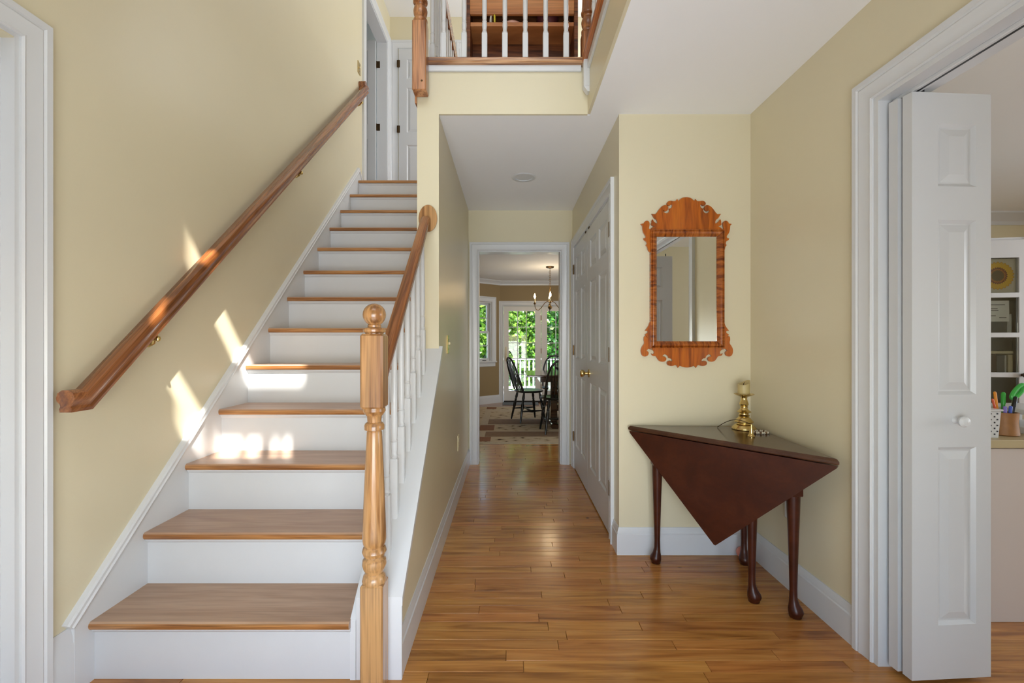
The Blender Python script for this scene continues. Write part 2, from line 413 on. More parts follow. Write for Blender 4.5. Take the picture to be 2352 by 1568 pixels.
struct('wall_header', MB().box(HX0, 0.437, BY, BY + 0.014, CEIL, 2.70), W_PAINT, 'yellow band under the balcony edge above the hall', 'wall')
struct('wall_gallery_side', MB().box(0.437, 0.451, -0.54, BY, CEIL, 2.70), W_PAINT, 'yellow strip under the right gallery edge', 'wall')
struct('wall_front', wall_mb((RX, -0.54), (LX, -0.54), 0.03, 0, UPC, [(RX - 0.30, RX + 0.21, 4.05, 4.34), (RX + 0.21, RX + 0.245, 4.17, 4.45), (RX - 0.38, RX + 0.175, 4.85, 5.05), (RX - 0.8, RX + 0.8, 0.10, 1.45)]), W_PAINT, 'front wall behind the camera with two high window openings', 'wall')  # low opening added so sun reaches the unseen pale floor panel
mb = MB()
for xb, wb in ((0.065, .022), (0.177, .055), (0.247, .022), (-0.09, .05)): mb.box(xb - wb / 2, xb + wb / 2, -0.575, -0.55, 4.05, 4.34)  # added unseen bars, spaced to split the sun patch on the risers
for xb in (-0.45, 0.45): mb.box(xb - .05, xb + .05, -0.575, -0.54, 0.10, 1.45)
mb.box(-0.4, 0.4, -0.575, -0.54, 0.10, 0.30)
struct('window_2', mb, WHITE, 'unseen bars added in the front wall openings to break up the sun', 'window')
struct('wall_upper_back', wall_mb((LX, 5.47), (2.6, 5.47), 0.12, UP, UPC), W_PAINT, 'yellow back wall of the upstairs landing', 'wall')
struct('wall_upper_right', wall_mb((RX, 5.47), (RX, 4.40), 0.12, UP, UPC), W_PAINT, 'upstairs wall right of the landing', 'wall')
struct('ceiling_upper', MB().box(-1.7, 2.6, -0.57, 5.6, UPC, UPC + 0.1), W_CEIL, 'white ceiling of the upstairs landing', 'ceiling')
struct('ceiling_foyer', MB().box(0.451, RX, -0.54, BY + 0.014, CEIL, CEIL + 0.02), W_CEIL, 'white low ceiling in front of the mirror wall', 'ceiling')
mb = MB()
LXc, LYc = 0.114, 3.42
for a, b, c, d in slab(HX0, HX1, BY + 0.014, HY, [(LXc - 0.067, LXc + 0.067, LYc - 0.067, LYc + 0.067)]): mb.box(a, b, c, d, CEIL, CEIL + 0.02)
struct('ceiling_hall', mb, W_CEIL, 'white hall ceiling with the recessed light', 'ceiling')
mb = MB()
mb.box(HX0, 2.6, BY + 0.014, 5.47, 2.62, UP); mb.box(LX, HX0, HY + 0.05, 5.47, 2.5, UP - 0.002); mb.box(0.451, RX, -0.54, BY + 0.014, 2.62, UP)
struct('floor_upper', mb, FLOOR_S, 'oak floor of the upstairs landing and gallery', 'floor')
# study on the right
struct('wall_study_back', wall_mb((RX + 0.12, 4.38), (5.6, 4.38), 0.1, 0, CEIL), W_STUDY, 'cream back wall of the study', 'wall')
struct('wall_study_right', wall_mb((5.6, 4.38), (5.6, -1.0), 0.1, 0, CEIL), W_STUDY, 'cream right wall of the study', 'wall')
struct('wall_study_front', wall_mb((5.6, -1.0), (RX, -1.0), 0.1, 0, CEIL), W_STUDY, 'cream front wall of the study', 'wall')
struct('ceiling_study', MB().box(RX + 0.12, 5.6, -1.0, 4.38, CEIL, CEIL + 0.05), W_CEIL, 'white ceiling of the study', 'ceiling')
# dining room
DY, DC = 8.65, 2.36
bay0, bay1 = Vector((-1.25, 7.7243)), Vector((-0.17, DY))
bayL = (bay1 - bay0).length
struct('wall_dining_left', wall_mb((-1.25, 4.40), (-1.25, 7.7243), 0.12, 0, DC), W_DINE, 'tan left wall of the dining room', 'wall')
struct('wall_dining_bay', wall_mb(bay0, bay1, 0.12, 0, DC, [(bayL - 0.92, bayL - 0.22, 0.80, 1.93)]), W_DINE, 'tan angled wall with the dining room window', 'wall')
struct('wall_dining_back', wall_mb(bay1, (3.2, DY), 0.12, 0, DC, [(0.17 - 0.1185, 0.17 + 1.385, 0, 1.89)]), W_DINE, 'tan far wall around the glazed garden doors', 'wall')
struct('wall_dining_right', wall_mb((3.2, DY), (3.2, 4.40), 0.12, 0, DC), W_DINE, 'tan right wall of the dining room', 'wall')
struct('ceiling_dining', MB().box(-1.4, 3.3, 4.40, DY + 0.12, DC, DC + 0.08), W_CEIL, 'white dining room ceiling with the chandelier', 'ceiling')
# cheap closing of the rooms nobody sees into
struct('wall_side_room', MB().box(-2.4, -2.35, -0.6, 6.2, 0, UPC).box(-2.35, -1.583, 5.59, 5.64, 0, UPC).box(-2.35, -1.583, -0.6, -0.55, 0, UPC).box(-2.35, -1.583, 2.2, 2.25, 0, UPC).box(-2.4, -1.583, -0.6, 5.64, UPC, UPC + 0.06).box(-2.4, -1.583, 2.25, 5.64, 2.5, 2.73), W_CEIL, 'pale walls of the rooms behind the stair wall', 'wall')
struct('wall_closet_back', MB().box(1.28, 1.33, 2.6, 4.27, 0, CEIL).box(0.74, 1.28, 2.6, 4.27, CEIL - 0.02, CEIL), W_CEIL, 'closet interior behind the closed doors', 'wall')

# ------------------------------------------------------------------ floor: single oak strips where they can be told apart
floor = struct('floor', MB().box(-2.4, 5.6, -1.0, 1.30, -0.06, -0.0005).box(-2.4, 5.6, 1.30, 5.30, -0.06, -0.012).box(2.6, 5.6, 1.30, 4.4, -0.012, -0.0005)
               .box(-1.4, -0.52, 4.45, 5.30, -0.012, -0.0005).box(0.77, 3.2, 4.45, 5.30, -0.012, -0.0005).box(-1.4, 3.2, 5.30, DY + 0.1, -0.06, -0.0005), FLOOR_S, 'oak strip floor of the foyer, hall and dining room', 'floor')
def plank(x0, x1, y0, y1):
    z = random.uniform(-0.0004, 0.0004); g = 0.0008; c = 0.0012
    tl = [random.uniform(-0.00022, 0.00022) for _ in range(4)]
    mb = MB()
    vs = [(x0 + g, y0 + g, -0.012), (x1 - g, y0 + g, -0.012), (x1 - g, y1 - g, -0.012), (x0 + g, y1 - g, -0.012),
          (x0 + g, y0 + g, z - c), (x1 - g, y0 + g, z - c), (x1 - g, y1 - g, z - c), (x0 + g, y1 - g, z - c),
          (x0 + g + c, y0 + g + c, z + tl[0]), (x1 - g - c, y0 + g + c, z + tl[1]), (x1 - g - c, y1 - g - c, z + tl[2]), (x0 + g + c, y1 - g - c, z + tl[3])]
    fs = [(8, 9, 10, 11)] + [(4 + i, 4 + (i + 1) % 4, 8 + (i + 1) % 4, 8 + i) for i in range(4)] + [(i, (i + 1) % 4, 4 + (i + 1) % 4, 4 + i) for i in range(4)]
    mb._add(vs, fs)
    obj('floor_plank', mb, FLOOR_W, floor, smooth=None)
RW = 0.0572
y = 1.30; nplank = 0
while y < 5.29:
    y1 = y + RW; ym = y + RW / 2
    if ym < 1.56: segs = [(-1.45, 2.6)]
    elif ym < 1.63: segs = [(-0.40, 2.6)]
    elif ym < 1.95: segs = [(-0.40, 1.341), (1.47, 2.6)]
    elif ym < 2.475: segs = [(-0.40, 1.341)]
    elif ym < 4.28: segs = [(-0.40, 0.625)]
    elif ym < 4.45: segs = [(-0.32, 0.52)]
    else: segs = [(-0.52, 0.77)]
    for a, b in segs:
        x = a
        first = True
        while x < b - 1e-6:
            l = random.uniform(0.32, 1.05) * (random.uniform(0.3, 1) if first else 1)
            first = False
            e = x + l
            if b - e < 0.16: e = b
            plank(x, min(e, b), y, y1); nplank += 1; x = e
    y = y1
print('planks', nplank)

tag(obj('sun_bounce_panel', MB().box(-0.95, 0.75, -0.45, 1.05, 0, 0.012, 0.004), paint('bounce_panel_pale', (200, 204, 208), 0.95, 0.05, 30), None, None), 'pale unseen panel added on the foyer floor to bounce sunlight onto the ceilings', 'rug')  # pale reflector added behind the camera, throws sun upward

# ------------------------------------------------------------------ trim: casings, baseboards, crown
CAS = [(0, 0), (0, .009), (.005, .014), (.011, .011), (.040, .013), (.053, .017), (.058, .0145), (.063, .020), (.080, .021), (.080, 0)]
def casing(name, pts, N, label, prof=CAS, mat=WHITE):
    P = [Vector(p) for p in pts]; N = Vector(N); c = sum(P, Vector()) / len(P)
    t = (P[1] - P[0]).normalized()
    if t.cross(N).dot(P[0] - c) < 0: P = P[::-1]
    mb = MB().sweep(P, prof, up=N)
    return struct(name, mb, mat, label, 'trim', 30)
def jamb(mb, axis, c0, c1, a0, a1, ztop, t=0.018, z0=0.0):
    """lining of a door opening; axis 'X': opening in a wall running along X (depth c0..c1 in Y)"""
    for u0, u1, w0, w1 in ((a0 - t, a0, z0, ztop + t), (a1, a1 + t, z0, ztop + t), (a0, a1, ztop, ztop + t)):
        if axis == 'X': mb.box(u0, u1, c0, c1, w0, w1)
        else: mb.box(c0, c1, u0, u1, w0, w1)
    return mb
casing('trim_hall_doorway', [(-0.297, HY, 0), (-0.297, HY, 2.052), (0.498, HY, 2.052), (0.498, HY, 0)], (0, -1, 0), 'white casing around the dining room doorway')
struct('trim_hall_doorway_jamb', jamb(MB(), 'X', HY - 0.002, HY + 0.122, -0.290, 0.491, 2.040), WHITE, 'white lining of the dining room doorway', 'trim')
casing('trim_closet', [(HX1, 4.155, 0), (HX1, 4.155, 2.055), (HX1, 2.665, 2.055), (HX1, 2.665, 0)], (-1, 0, 0), 'white casing around the pair of closet doors')
struct('trim_closet_jamb', jamb(MB(), 'Y', HX1 - 0.001, HX1 + 0.12, 2.672, 4.148, 2.045), WHITE, 'white lining of the closet opening', 'trim')
casing('trim_study_doorway', [(RX, 1.632, 0), (RX, 1.632, 2.067), (RX, 0.41, 2.067), (RX, 0.41, 0)], (-1, 0, 0), 'white casing around the study doorway beside the table',
       [(a * 1.02, b) for a, b in CAS])
mb = jamb(MB(), 'Y', RX - 0.004, RX + 0.135, 0.42, 1.612, 2.050, 0.02)
struct('trim_study_jamb', mb, WHITE, 'white lining of the study doorway', 'trim')
casing('trim_left_doorway', [(LX, 1.328, 0), (LX, 1.328, 2.088), (LX, 0.42, 2.088), (LX, 0.42, 0)], (1, 0, 0), 'white casing at the left edge beside the stairs',
       [(a, b) for a, b in CAS])
mb = jamb(MB(), 'Y', LX - 0.125, LX + 0.002, 0.43, 1.315, 2.078, 0.018)
mb.box(LX - 0.05, LX - 0.038, 1.29, 1.315, 0, 2.078); mb.box(LX - 0.05, LX - 0.038, 0.43, 1.29, 2.05, 2.078)
struct('trim_left_jamb', mb, WHITE, 'white lining of the doorway at the left edge', 'trim')
BASE = [(0, 0), (.015, 0), (.015, .112), (.011, .117), (.011, .127), (.006, .139), (.004, .149), (0, .149)]
def baseboard(name, path, label, prof=BASE): return struct(name, MB().sweep(path, prof), WHITE, label, 'baseboard', 30)
baseboard('baseboard_hall', [(HX0, 1.56, 0), (HX0, HY, 0)], 'white baseboard along the hall below the stairs')
baseboard('baseboard_right', [(HX1, 2.585, 0), (HX1, BY, 0), (RX, BY, 0), (RX, 1.714, 0)], 'white baseboard around the corner behind the table')
baseboard('baseboard_left', [(LX, 1.409, 0), (LX, 1.482, 0)], 'short piece of white baseboard at the foot of the stairs', [(a, b * 1.53) for a, b in BASE])
db = [(a, b * 1.05) for a, b in BASE]
baseboard('baseboard_dining', [(-1.25, 4.40, 0), (-1.25, 7.7243, 0), (-0.17, DY, 0), (-0.155, DY, 0)], 'white baseboard of the dining room', db)
CROWN = [(0, 0), (0, -.085), (.008, -.085), (.012, -.06), (.045, -.022), (.06, -.012), (.06, 0)]
struct('trim_dining_crown', MB().sweep([(-1.25, 4.40, DC), (-1.25, 7.7243, DC), (-0.17, DY, DC), (3.2, DY, DC)], CROWN), WHITE, 'white crown moulding of the dining room', 'trim', 30)
struct('trim_study_crown', MB().sweep([(RX + 0.12, 4.38, CEIL), (5.6, 4.38, CEIL)], [(a * 1.5, b * 1.35) for a, b in CROWN]), WHITE, 'white crown moulding of the study', 'trim', 30)
struct('trim_header_board', MB().box(-0.455, 0.40, BY - 0.014, BY, 2.672, 2.706, 0.002), WHITE, 'white board under the balcony edge', 'trim')
struct('trim_gallery_board', MB().box(0.424, 0.438, -0.5, 2.42, 2.655, 2.706, 0.002), WHITE, 'white board under the right gallery edge', 'trim')

# ------------------------------------------------------------------ staircase
RISE, RUN, Y0, NOS, TT = 0.21, 0.2286, 1.5295, 0.024, 0.027
SL = RISE / RUN
stair = thing('staircase', 'straight staircase with oak treads and white painted risers', 'staircase', (-1.0, 1.55, 0), kind='structure')
for k in range(1, 14):
    yn = Y0 + (k - 1) * RUN; z = k * RISE
    xr = -0.551 if yn < 2.43 else -0.510
    if k < 12 and yn < 2.43 < yn + RUN + NOS: pass
    mb = MB()
    depth = RUN + NOS if k < 13 else 0.10
    prof = [(0.006, -TT), (depth, -TT), (depth, 0), (0.008, 0), (0.002, -0.005), (0, -0.0135), (0.002, -0.022)]
    mb.prism([(yn + a, z + b) for a, b in prof], -1.447, xr, lambda a, b, d: (d, a, b))
    o = obj('tread', mb, OAK_TREAD, stair, 30)
    mb = MB().prism([(yn - 0.0006 + a, z + b) for a, b in [(0.006, -TT), (0.012, -TT), (0.012, -0.003), (0.0055, -0.003), (0.0015, -0.006), (0, -0.0135), (0.002, -0.022)]], -1.446, xr - 0.001, lambda a, b, d: (d, a, b))
    obj('nosing', mb, OAK, o, 30)
    mb = MB().box(-1.447, xr, yn + NOS, yn + NOS + 0.018, z - RISE, z - TT)
    obj('riser', mb, SCUFF, stair, None)
    mb = MB().prism([(yn + NOS, z - TT), (yn + NOS - 0.012, z - TT), (yn + NOS - 0.012, z - TT - 0.006), (yn + NOS - 0.004, z - TT - 0.017), (yn + NOS, z - TT - 0.019)], -1.446, xr, lambda a, b, d: (d, a, b))
    obj('cove_moulding', mb, WHITE, stair, 30)
# wall skirt with its cap moulding
zs = lambda y: 0.255 + SL * (y - 1.48)
mb = MB().prism([(1.482, 0), (1.70, 0), (4.36, 2.44), (4.36, zs(4.30) - 0.05), (4.30, zs(4.30)), (1.482, zs(1.482))], LX, LX + 0.016, lambda a, b, d: (d, a, b))
obj('wall_skirt', mb, WHITE, stair, None)
mb = MB().sweep([(LX, 1.476, zs(1.476) - 0.028), (LX, 4.30, zs(4.30) - 0.028), (LX, 4.375, zs(4.30) - 0.09)], [(0, 0), (.024, 0.002), (.026, .008), (.022, .014), (.022, .024), (.017, .030), (0, .032)])
obj('skirt_cap', mb, WHITE, stair, 30)
# closed stringer on the hall side, with cap
zc = lambda y: 0.2895 + SL * (y - 1.545)
mb = MB().prism([(1.548, 0), (2.47, 0), (2.47, zc(2.47) - 0.075), (1.548, zc(1.548) - 0.085)], -0.553, -0.533, lambda a, b, d: (d, a, b))
obj('inner_skirt', mb, WHITE, stair, None)
mb = MB().prism([(1.549, 0), (1.70, 0), (2.47, zc(2.47) - 0.10), (2.47, zc(2.47) - 0.012), (1.549, zc(1.549) - 0.012)], -0.389, -0.373, lambda a, b, d: (d, a, b))
mb2 = MB().box(-0.532, -0.373, 1.549, 1.562, 0, 0.27)
obj('stringer_front', mb2, WHITE, stair, None)
mb.bm.free()
mb = MB().prism([(1.545, zc(1.545)), (2.485, zc(2.485)), (2.485, zc(2.485) - 0.03), (1.545, zc(1.545) - 0.03)], -0.530, -0.370, lambda a, b, d: (d, a, b))
obj('stringer_cap', mb, WHITE, stair, None)
mb = MB().prism([(1.556, 0.16), (1.556, zc(1.556) - 0.014), (2.47, zc(2.47) - 0.014), (2.47, zc(2.47) - 0.03), (1.60, zc(1.60) - 0.03), (1.575, 0.149)], -0.390, -0.381, lambda a, b, d: (d, a, b))
obj('stringer_side_trim', mb, WHITE, stair, None)

# ------------------------------------------------------------------ balustrades


XC = -0.457
RAILP = [(-.016, 0), (.016, 0), (.018, .008), (.0145, .015), (.016, .021), (.0245, .029), (.0265, .038), (.022, .050), (.010, .0575), (-.010, .0575), (-.022, .050), (-.0265, .038), (-.0245, .029), (-.016, .021), (-.0145, .015), (-.018, .008)]
bal = thing('stair_balustrade', 'oak newel post with ball top, oak handrail and white balusters beside the lower stairs', 'balustrade', (XC, 1.511, 0))
nc = (XC, 1.511)
mb = MB()
mb.box(nc[0] - .038, nc[0] + .038, nc[1] - .038, nc[1] + .038, 0, 0.366, 0.006)
mb.box(nc[0] - .038, nc[0] + .038, nc[1] - .038, nc[1] + .038, 0.952, 1.203, 0.007)
tz = lambda y_: EYE - (y_ - 785) / 676.0
prof = [(.030, tz(1346)), (.036, tz(1340)), (.0405, tz(1330)), (.036, tz(1318)), (.028, tz(1313)), (.036, tz(1303)), (.0405, tz(1293)), (.0385, tz(1283)), (.028, tz(1276)), (.027, tz(1273)),
        (.036, tz(1272)), (.0405, tz(1264)), (.037, tz(1255)), (.032, tz(1252)), (.037, tz(1246)), (.0395, tz(1236)), (.039, tz(1215)), (.0365, tz(1170)), (.0325, tz(1100)), (.0285, tz(1040)), (.0255, tz(992)),
        (.0235, tz(988)), (.033, tz(985)), (.0335, tz(976)), (.030, tz(971)), (.023, tz(968)), (.0245, tz(955)), (.033, tz(948)), (.0375, tz(943)), (.036, tz(935))]
mb.lathe(prof, (nc[0], nc[1], 0), 28)
prof = [(.030, 1.200), (.030, 1.206), (.0365, 1.210), (.0375, 1.217), (.034, 1.222), (.022, 1.226), (.0225, 1.232)]
zc0, rb = 1.268, 0.0385
for i in range(11):
    a = -1.02 + (math.pi / 2 + 1.02) * i / 10
    prof.append((max(rb * math.cos(a), 0.0), zc0 + rb * math.sin(a)))
mb.lathe(prof, (nc[0], nc[1], 0), 28)
obj('newel_post', mb, OAK_POST, bal, 35)
def railz(y): return 1.903 + SL * (y - 2.47)
mb = MB().sweep([(XC, 1.546, railz(1.546) - 0.0575 / math.cos(R(42.6))), (XC, 2.462, railz(2.462) - 0.0575 / math.cos(R(42.6)))], RAILP)
obj('handrail', mb, OAK_RAIL, bal, 35)
mb = MB().lathe([(.030, 0), (.040, -.004), (.048, -.005), (.051, -.010), (.051, -.019)][::-1], (-0.447, BY + 0.0005, 1.857), 32, sx=1.0, sy=1.45, axis='Y')
obj('rosette', mb, OAK_POST, bal, 35)
def baluster_mb(x, y, z0, zsq, z1, slope=False):
    """white turned baluster: square foot, two rings, slim tapering shaft"""
    mb = MB()
    mb.box(x - .0155, x + .0155, y - .0155, y + .0155, z0, zsq, 0.003)
    L = z1 - zsq
    p = [(.0105, zsq - .002), (.0125, zsq + .004), (.0145, zsq + .010), (.0115, zsq + .016), (.0115, zsq + .02), (.0145, zsq + .045), (.0135, zsq + .06), (.0115, zsq + .064), (.0140, zsq + .069), (.0110, zsq + .074),
         (.0125, zsq + .085), (.0138, zsq + .13), (.0128, zsq + .13 + (L - .13) * .4), (.0098, z1 - .01), (.0098, z1)]
    mb.lathe(p, (x, y, 0), 12)
    return mb
for k in range(7):
    yb = 1.652 + 0.1143 * k
    z0 = zc(yb) - 0.022; z1 = railz(yb) - 0.074
    obj('baluster', baluster_mb(XC + 0.002, yb, z0, z0 + 0.245, z1), WHITE, bal, 35)

gal = thing('gallery_balustrade', 'upstairs balcony railing with white balusters between two oak newel posts', 'balustrade', (0, 2.5, UP))
mb = MB().prism([(2.438, 2.712), (2.441, 2.706), (2.56, 2.706), (2.56, 2.741), (2.444, 2.741), (2.438, 2.735)], -0.443, 0.432, lambda a, b, d: (d, a, b))
obj('edge_nosing', mb, OAK_EDGE, gal, 30)
mb = MB().prism([(0.402, 2.712), (0.405, 2.706), (0.56, 2.706), (0.56, 2.741), (0.408, 2.741), (0.402, 2.735)], -0.5, 2.44, lambda a, b, d: (a, d, b))
obj('edge_nosing', mb, OAK_SIDE, gal, 30)
mb = MB().box(-0.475, -0.42, 2.56, 4.26, 2.731, 2.745)
obj('edge_nosing', mb, OAK_EDGE, gal, None)
def gallery_newel(x, y, zb, mat, tip=False):
    mb = MB()
    mb.box(x - .038, x + .038, y - .038, y + .038, zb, 2.905, 0.005)
    p = [(.033, 2.903), (.0385, 2.912), (.0385, 2.922), (.033, 2.930), (.030, 2.936), (.0365, 2.955), (.0385, 2.972), (.034, 2.99), (.027, 2.998), (.0275, 3.006), (.0385, 3.015), (.040, 3.026), (.036, 3.036),
         (.034, 3.06), (.030, 3.2), (.025, 3.32), (.034, 3.335), (.034, 3.345), (.030, 3.36)]
    mb.lathe(p, (x, y, 0), 24)
    mb.box(x - .038, x + .038, y - .038, y + .038, 3.355, 3.56, 0.006)
    mb.lathe([(.03, 3.56), (.036, 3.57), (.022, 3.58), (.0385, 3.62), (.0385, 3.63), (.025, 3.655), (0, 3.665)], (x, y, 0), 20)
    if tip: mb.box(x - .038, x - .0275, y + .036, y + .11, zb - 0.03, 2.742)
    return mb
obj('newel_post', gallery_newel(-0.4815, 2.42, 2.526, OAK_GAL, True), OAK_GAL, gal, 35)
obj('newel_post', gallery_newel(0.446, 2.505, 2.741, OAK_GAL), OAK_GAL, gal, 35)
obj('screw_plug', MB().lathe([(.006, 0), (.005, -.001)], (-.467, 2.3818, 2.575), 10, axis='Y'), BRONZE, gal, None)
mb = MB().box(0.405, 0.440, 2.405, 2.455, 2.56, 2.72, 0.004)
mb.prism([(0.407, 2.561), (0.438, 2.561), (0.438, 2.535), (0.425, 2.535)], 2.41, 2.45, lambda a, b, d: (a, d, b))
obj('corner_drop', mb, WHITE, gal, None)
for k in range(7):
    xb = -0.3655 + 0.1143 * k
    obj('baluster', baluster_mb(xb, 2.50, 2.741, 2.906, 3.48), WHITE, gal, 35)
for k in range(13):
    yb = 2.60 + 0.1143 * k
    obj('baluster', baluster_mb(-0.447, yb, 2.745, 2.906, 3.48), WHITE, gal, 35)
for k in range(8):
    yb = 2.36 - 0.1143 * k
    obj('baluster', baluster_mb(0.452, yb, 2.741, 2.906, 3.48), WHITE, gal, 35)
for pth in ([(-0.448, 2.50, 3.475), (0.415, 2.50, 3.475)], [(-0.447, 2.455, 3.475), (-0.447, 4.2, 3.475)], [(0.452, 2.47, 3.475), (0.452, -0.5, 3.475)]):
    obj('handrail', MB().sweep(pth, RAILP), OAK_RAIL, gal, 35)

# handrail on the stair wall
wr = thing('wall_handrail', 'long oak handrail fixed to the left stair wall', 'handrail', (-1.40, 1.40, 0.95))
P11 = [(a * 1.12, b * 1.22) for a, b in RAILP]
ye = 4.385; ze = 0.953 + SL * (ye - 1.478)
mb = MB().sweep([(-1.400, 1.404, 0.953), (-1.400, 1.478, 0.953), (-1.400, ye, ze)], P11)
mb.sweep([(-1.400, ye - 0.03, ze + 0.010), (LX + .001, ye - 0.03, ze + 0.010)], [(a, b * 1.25) for a, b in P11])
obj('rail', mb, OAK_RAIL, wr, 35)
for yb in (1.765, 2.985, 4.22):
    zb = 0.953 + SL * (yb - 1.478)
    mb = MB().tube([(LX + .002, yb, zb - .055), (LX + .035, yb, zb - .055), (-1.41, yb, zb - .045), (-1.400, yb, zb - .02), (-1.400, yb, zb + .005)], .007, 8)
    mb.lathe([(.022, 0), (.022, .006), (.012, .010)], (LX, yb, zb - .055), 14, axis='X')
    mb.lathe([(0, -.012), (.008, -.008), (.010, 0), (.008, .008), (0, .012)], (-1.392, yb, zb - .028), 10)
    obj('bracket', mb, BRASS, wr, 40)

# ------------------------------------------------------------------ doors
def panel_leaf(w, h, t, panels):
    leaf = MB()
    for a, b, c, d in slab(0, w, 0, h, panels): leaf._add([(a, 0, c), (b, 0, c), (b, 0, d), (a, 0, d)], [(0, 1, 2, 3)])
    leaf._add([(0, t, 0), (w, t, 0), (w, t, h), (0, t, h), (0, 0, 0), (w, 0, 0), (w, 0, h), (0, 0, h)],
              [(3, 2, 1, 0), (4, 0, 1, 5), (5, 1, 2, 6), (6, 2, 3, 7), (7, 3, 0, 4)])
    ps = []
    for a, b, c, d in panels:
        p = MB(); lv = [(0, 0.0), (.011, .009), (.016, .0095), (min(.042, (b - a) * .3), .002)]
        rings = [[(a + i, y_, c + i), (b - i, y_, c + i), (b - i, y_, d - i), (a + i, y_, d - i)] for i, y_ in lv]
        vs = [q for r_ in rings for q in r_]
        fs = [(4 * k + i, 4 * k + (i + 1) % 4, 4 * k + 4 + (i + 1) % 4, 4 * k + 4 + i) for k in range(len(lv) - 1) for i in range(4)]
        n = 4 * (len(lv) - 1); fs.append((n, n + 1, n + 2, n + 3))
        p._add(vs, fs); ps.append(p)
    return leaf, ps
def knob_mb(c, axis_dir, scale=1.0):
    mb = MB().lathe([(.030 * scale, 0), (.030 * scale, .005), (.022 * scale, .009), (.011 * scale, .013), (.010 * scale, .030), (.018 * scale, .036), (.026 * scale, .046), (.027 * scale, .056), (.022 * scale, .066), (.012 * scale, .069), (0, .0695)], (0, 0, 0), 20)
    q = Vector((0, 0, 1)).rotation_difference(Vector(axis_dir)).to_matrix().to_4x4()
    return mb.xf(Matrix.Translation(c) @ q)
def hinge_mb(c, ax):
    mb = MB(); x, y_, z = c
    mb.lathe([(.005, -.045), (.006, -.042), (.006, .042), (.005, .045)], c, 8)
    mb.box(x - (.018 if ax == 'X' else .002), x + (.018 if ax == 'X' else .002), y_ - (.018 if ax == 'Y' else .002), y_ + (.018 if ax == 'Y' else .002), z - .043, z + .043)
    return mb
# closet: a pair of six-panel doors, closed
dx = HX1 - 0.003
for nm, yh, w, lab, hy in (('door_1', 4.146, 0.700, 'farther white six-panel closet door next to the dining doorway', 4.150), ('door_2', 3.442, 0.768, 'nearer white six-panel closet door with the brass knob', 2.668)):
    d = thing(nm, lab, 'door', (dx, yh, 0.012), kind='structure')
    st = 0.105; mid = 0.09; pw = (w - 2 * st - mid) / 2
    cols = [(st, st + pw), (w - st - pw, w - st)]
    rows = [(0.22, 0.86), (1.02, 1.62), (1.72, 1.93)]
    pan = [(a, b, c, e) for a, b in cols for c, e in rows]
    leaf, ps = panel_leaf(w, 2.028, 0.035, pan)
    M = Matrix.Translation((dx, yh, 0.012)) @ Matrix.Rotation(R(-90), 4, 'Z')
    lf = obj('leaf', leaf.xf(M), WHITE_D, d, None)
    for p in ps: obj('panel', p.xf(M), WHITE_D, lf, None)
    for zh in (0.30, 1.10, 1.85): obj('hinge', hinge_mb((HX1 - 0.010, hy, zh), 'Y'), BRASS_D, d, 40)
    if nm == 'door_2':
        obj('knob', knob_mb((dx, 3.375, 0.938), (-1, 0, 0), 1.05), BRASS, d, 40)
    obj('ball_catch', MB().box(dx - 0.006, dx + 0.01, yh - (w - 0.06 if nm == 'door_1' else 0.08), yh - (w - 0.09 if nm == 'door_1' else 0.05), 2.036, 2.05, 0.003), BRONZE, d, None)

# bifold door of the study, folded open, and its overhead track
def bifold(name, p0, p1, label, knob=None, z0=0.02, back=False):
    p0 = Vector(p0); p1 = Vector(p1); w = (p1 - p0).length; ang = math.atan2((p1 - p0).y, (p1 - p0).x)
    d = thing(name, label, 'door', (p0.x, p0.y, z0), kind='structure')
    pan = [(0.095, w - 0.055, 0.185, 0.795), (0.095, w - 0.055, 0.975, 1.575), (0.095, w - 0.055, 1.69, 1.905)]
    M0 = Matrix.Translation((p0.x, p0.y, z0)) @ Matrix.Rotation(ang, 4, 'Z')
    lf, ps = panel_leaf(w, 2.01, 0.034, pan)
    o = obj('leaf', lf.xf(M0), WHITE_D, d, None)
    for p in ps: obj('panel', p.xf(M0), WHITE_D, o, None)
    lf2, ps2 = panel_leaf(w, 2.01, 0.034, [])
    obj('leaf', lf2.xf(M0 @ Matrix.Translation((-0.008, 0.044, 0))), WHITE_D, d, None)
    if knob: obj('knob', MB().lathe([(.012, 0), (.008, .008), (.008, .014), (.017, .022), (.019, .030), (.014, .038), (0, .041)], (0, 0, 0), 18).xf(M0 @ Matrix.Translation((knob, 0, 0.887)) @ Matrix.Rotation(R(90), 4, 'X')), WHITE, d, 40)
    for zh in (0.25, 1.0, 1.75): obj('hinge', MB().box(w - 0.001, w + 0.003, 0.006, 0.07, zh - .03, zh + .03).xf(M0), STEEL, d, None)
    obj('guide_pin', MB().lathe([(.005, 0), (.005, .028)], (0.06, 0.02, 2.01), 8).xf(M0), STEEL, d, None)
    return d
bifold('door_3', (1.375, 1.518), (1.665, 1.537), 'white bifold door folded open at the study doorway', 0.158)
bifold('door_4', (1.63, 0.482), (1.365, 0.474), 'second white bifold door at the near side of the study doorway, seen in the mirror')
tk = thing('bifold_track', 'white bifold track with a dark slot under the head of the study doorway', 'track', (RX + .062, 1.0, 2.05))
obj('rail', MB().box(RX + 0.046, RX + 0.078, 0.43, 1.61, 2.037, 2.0505, .002), WHITE, tk, None)
obj('slot', MB().box(RX + 0.058, RX + 0.066, 0.44, 1.60, 2.036, 2.040), STEEL, tk, None)

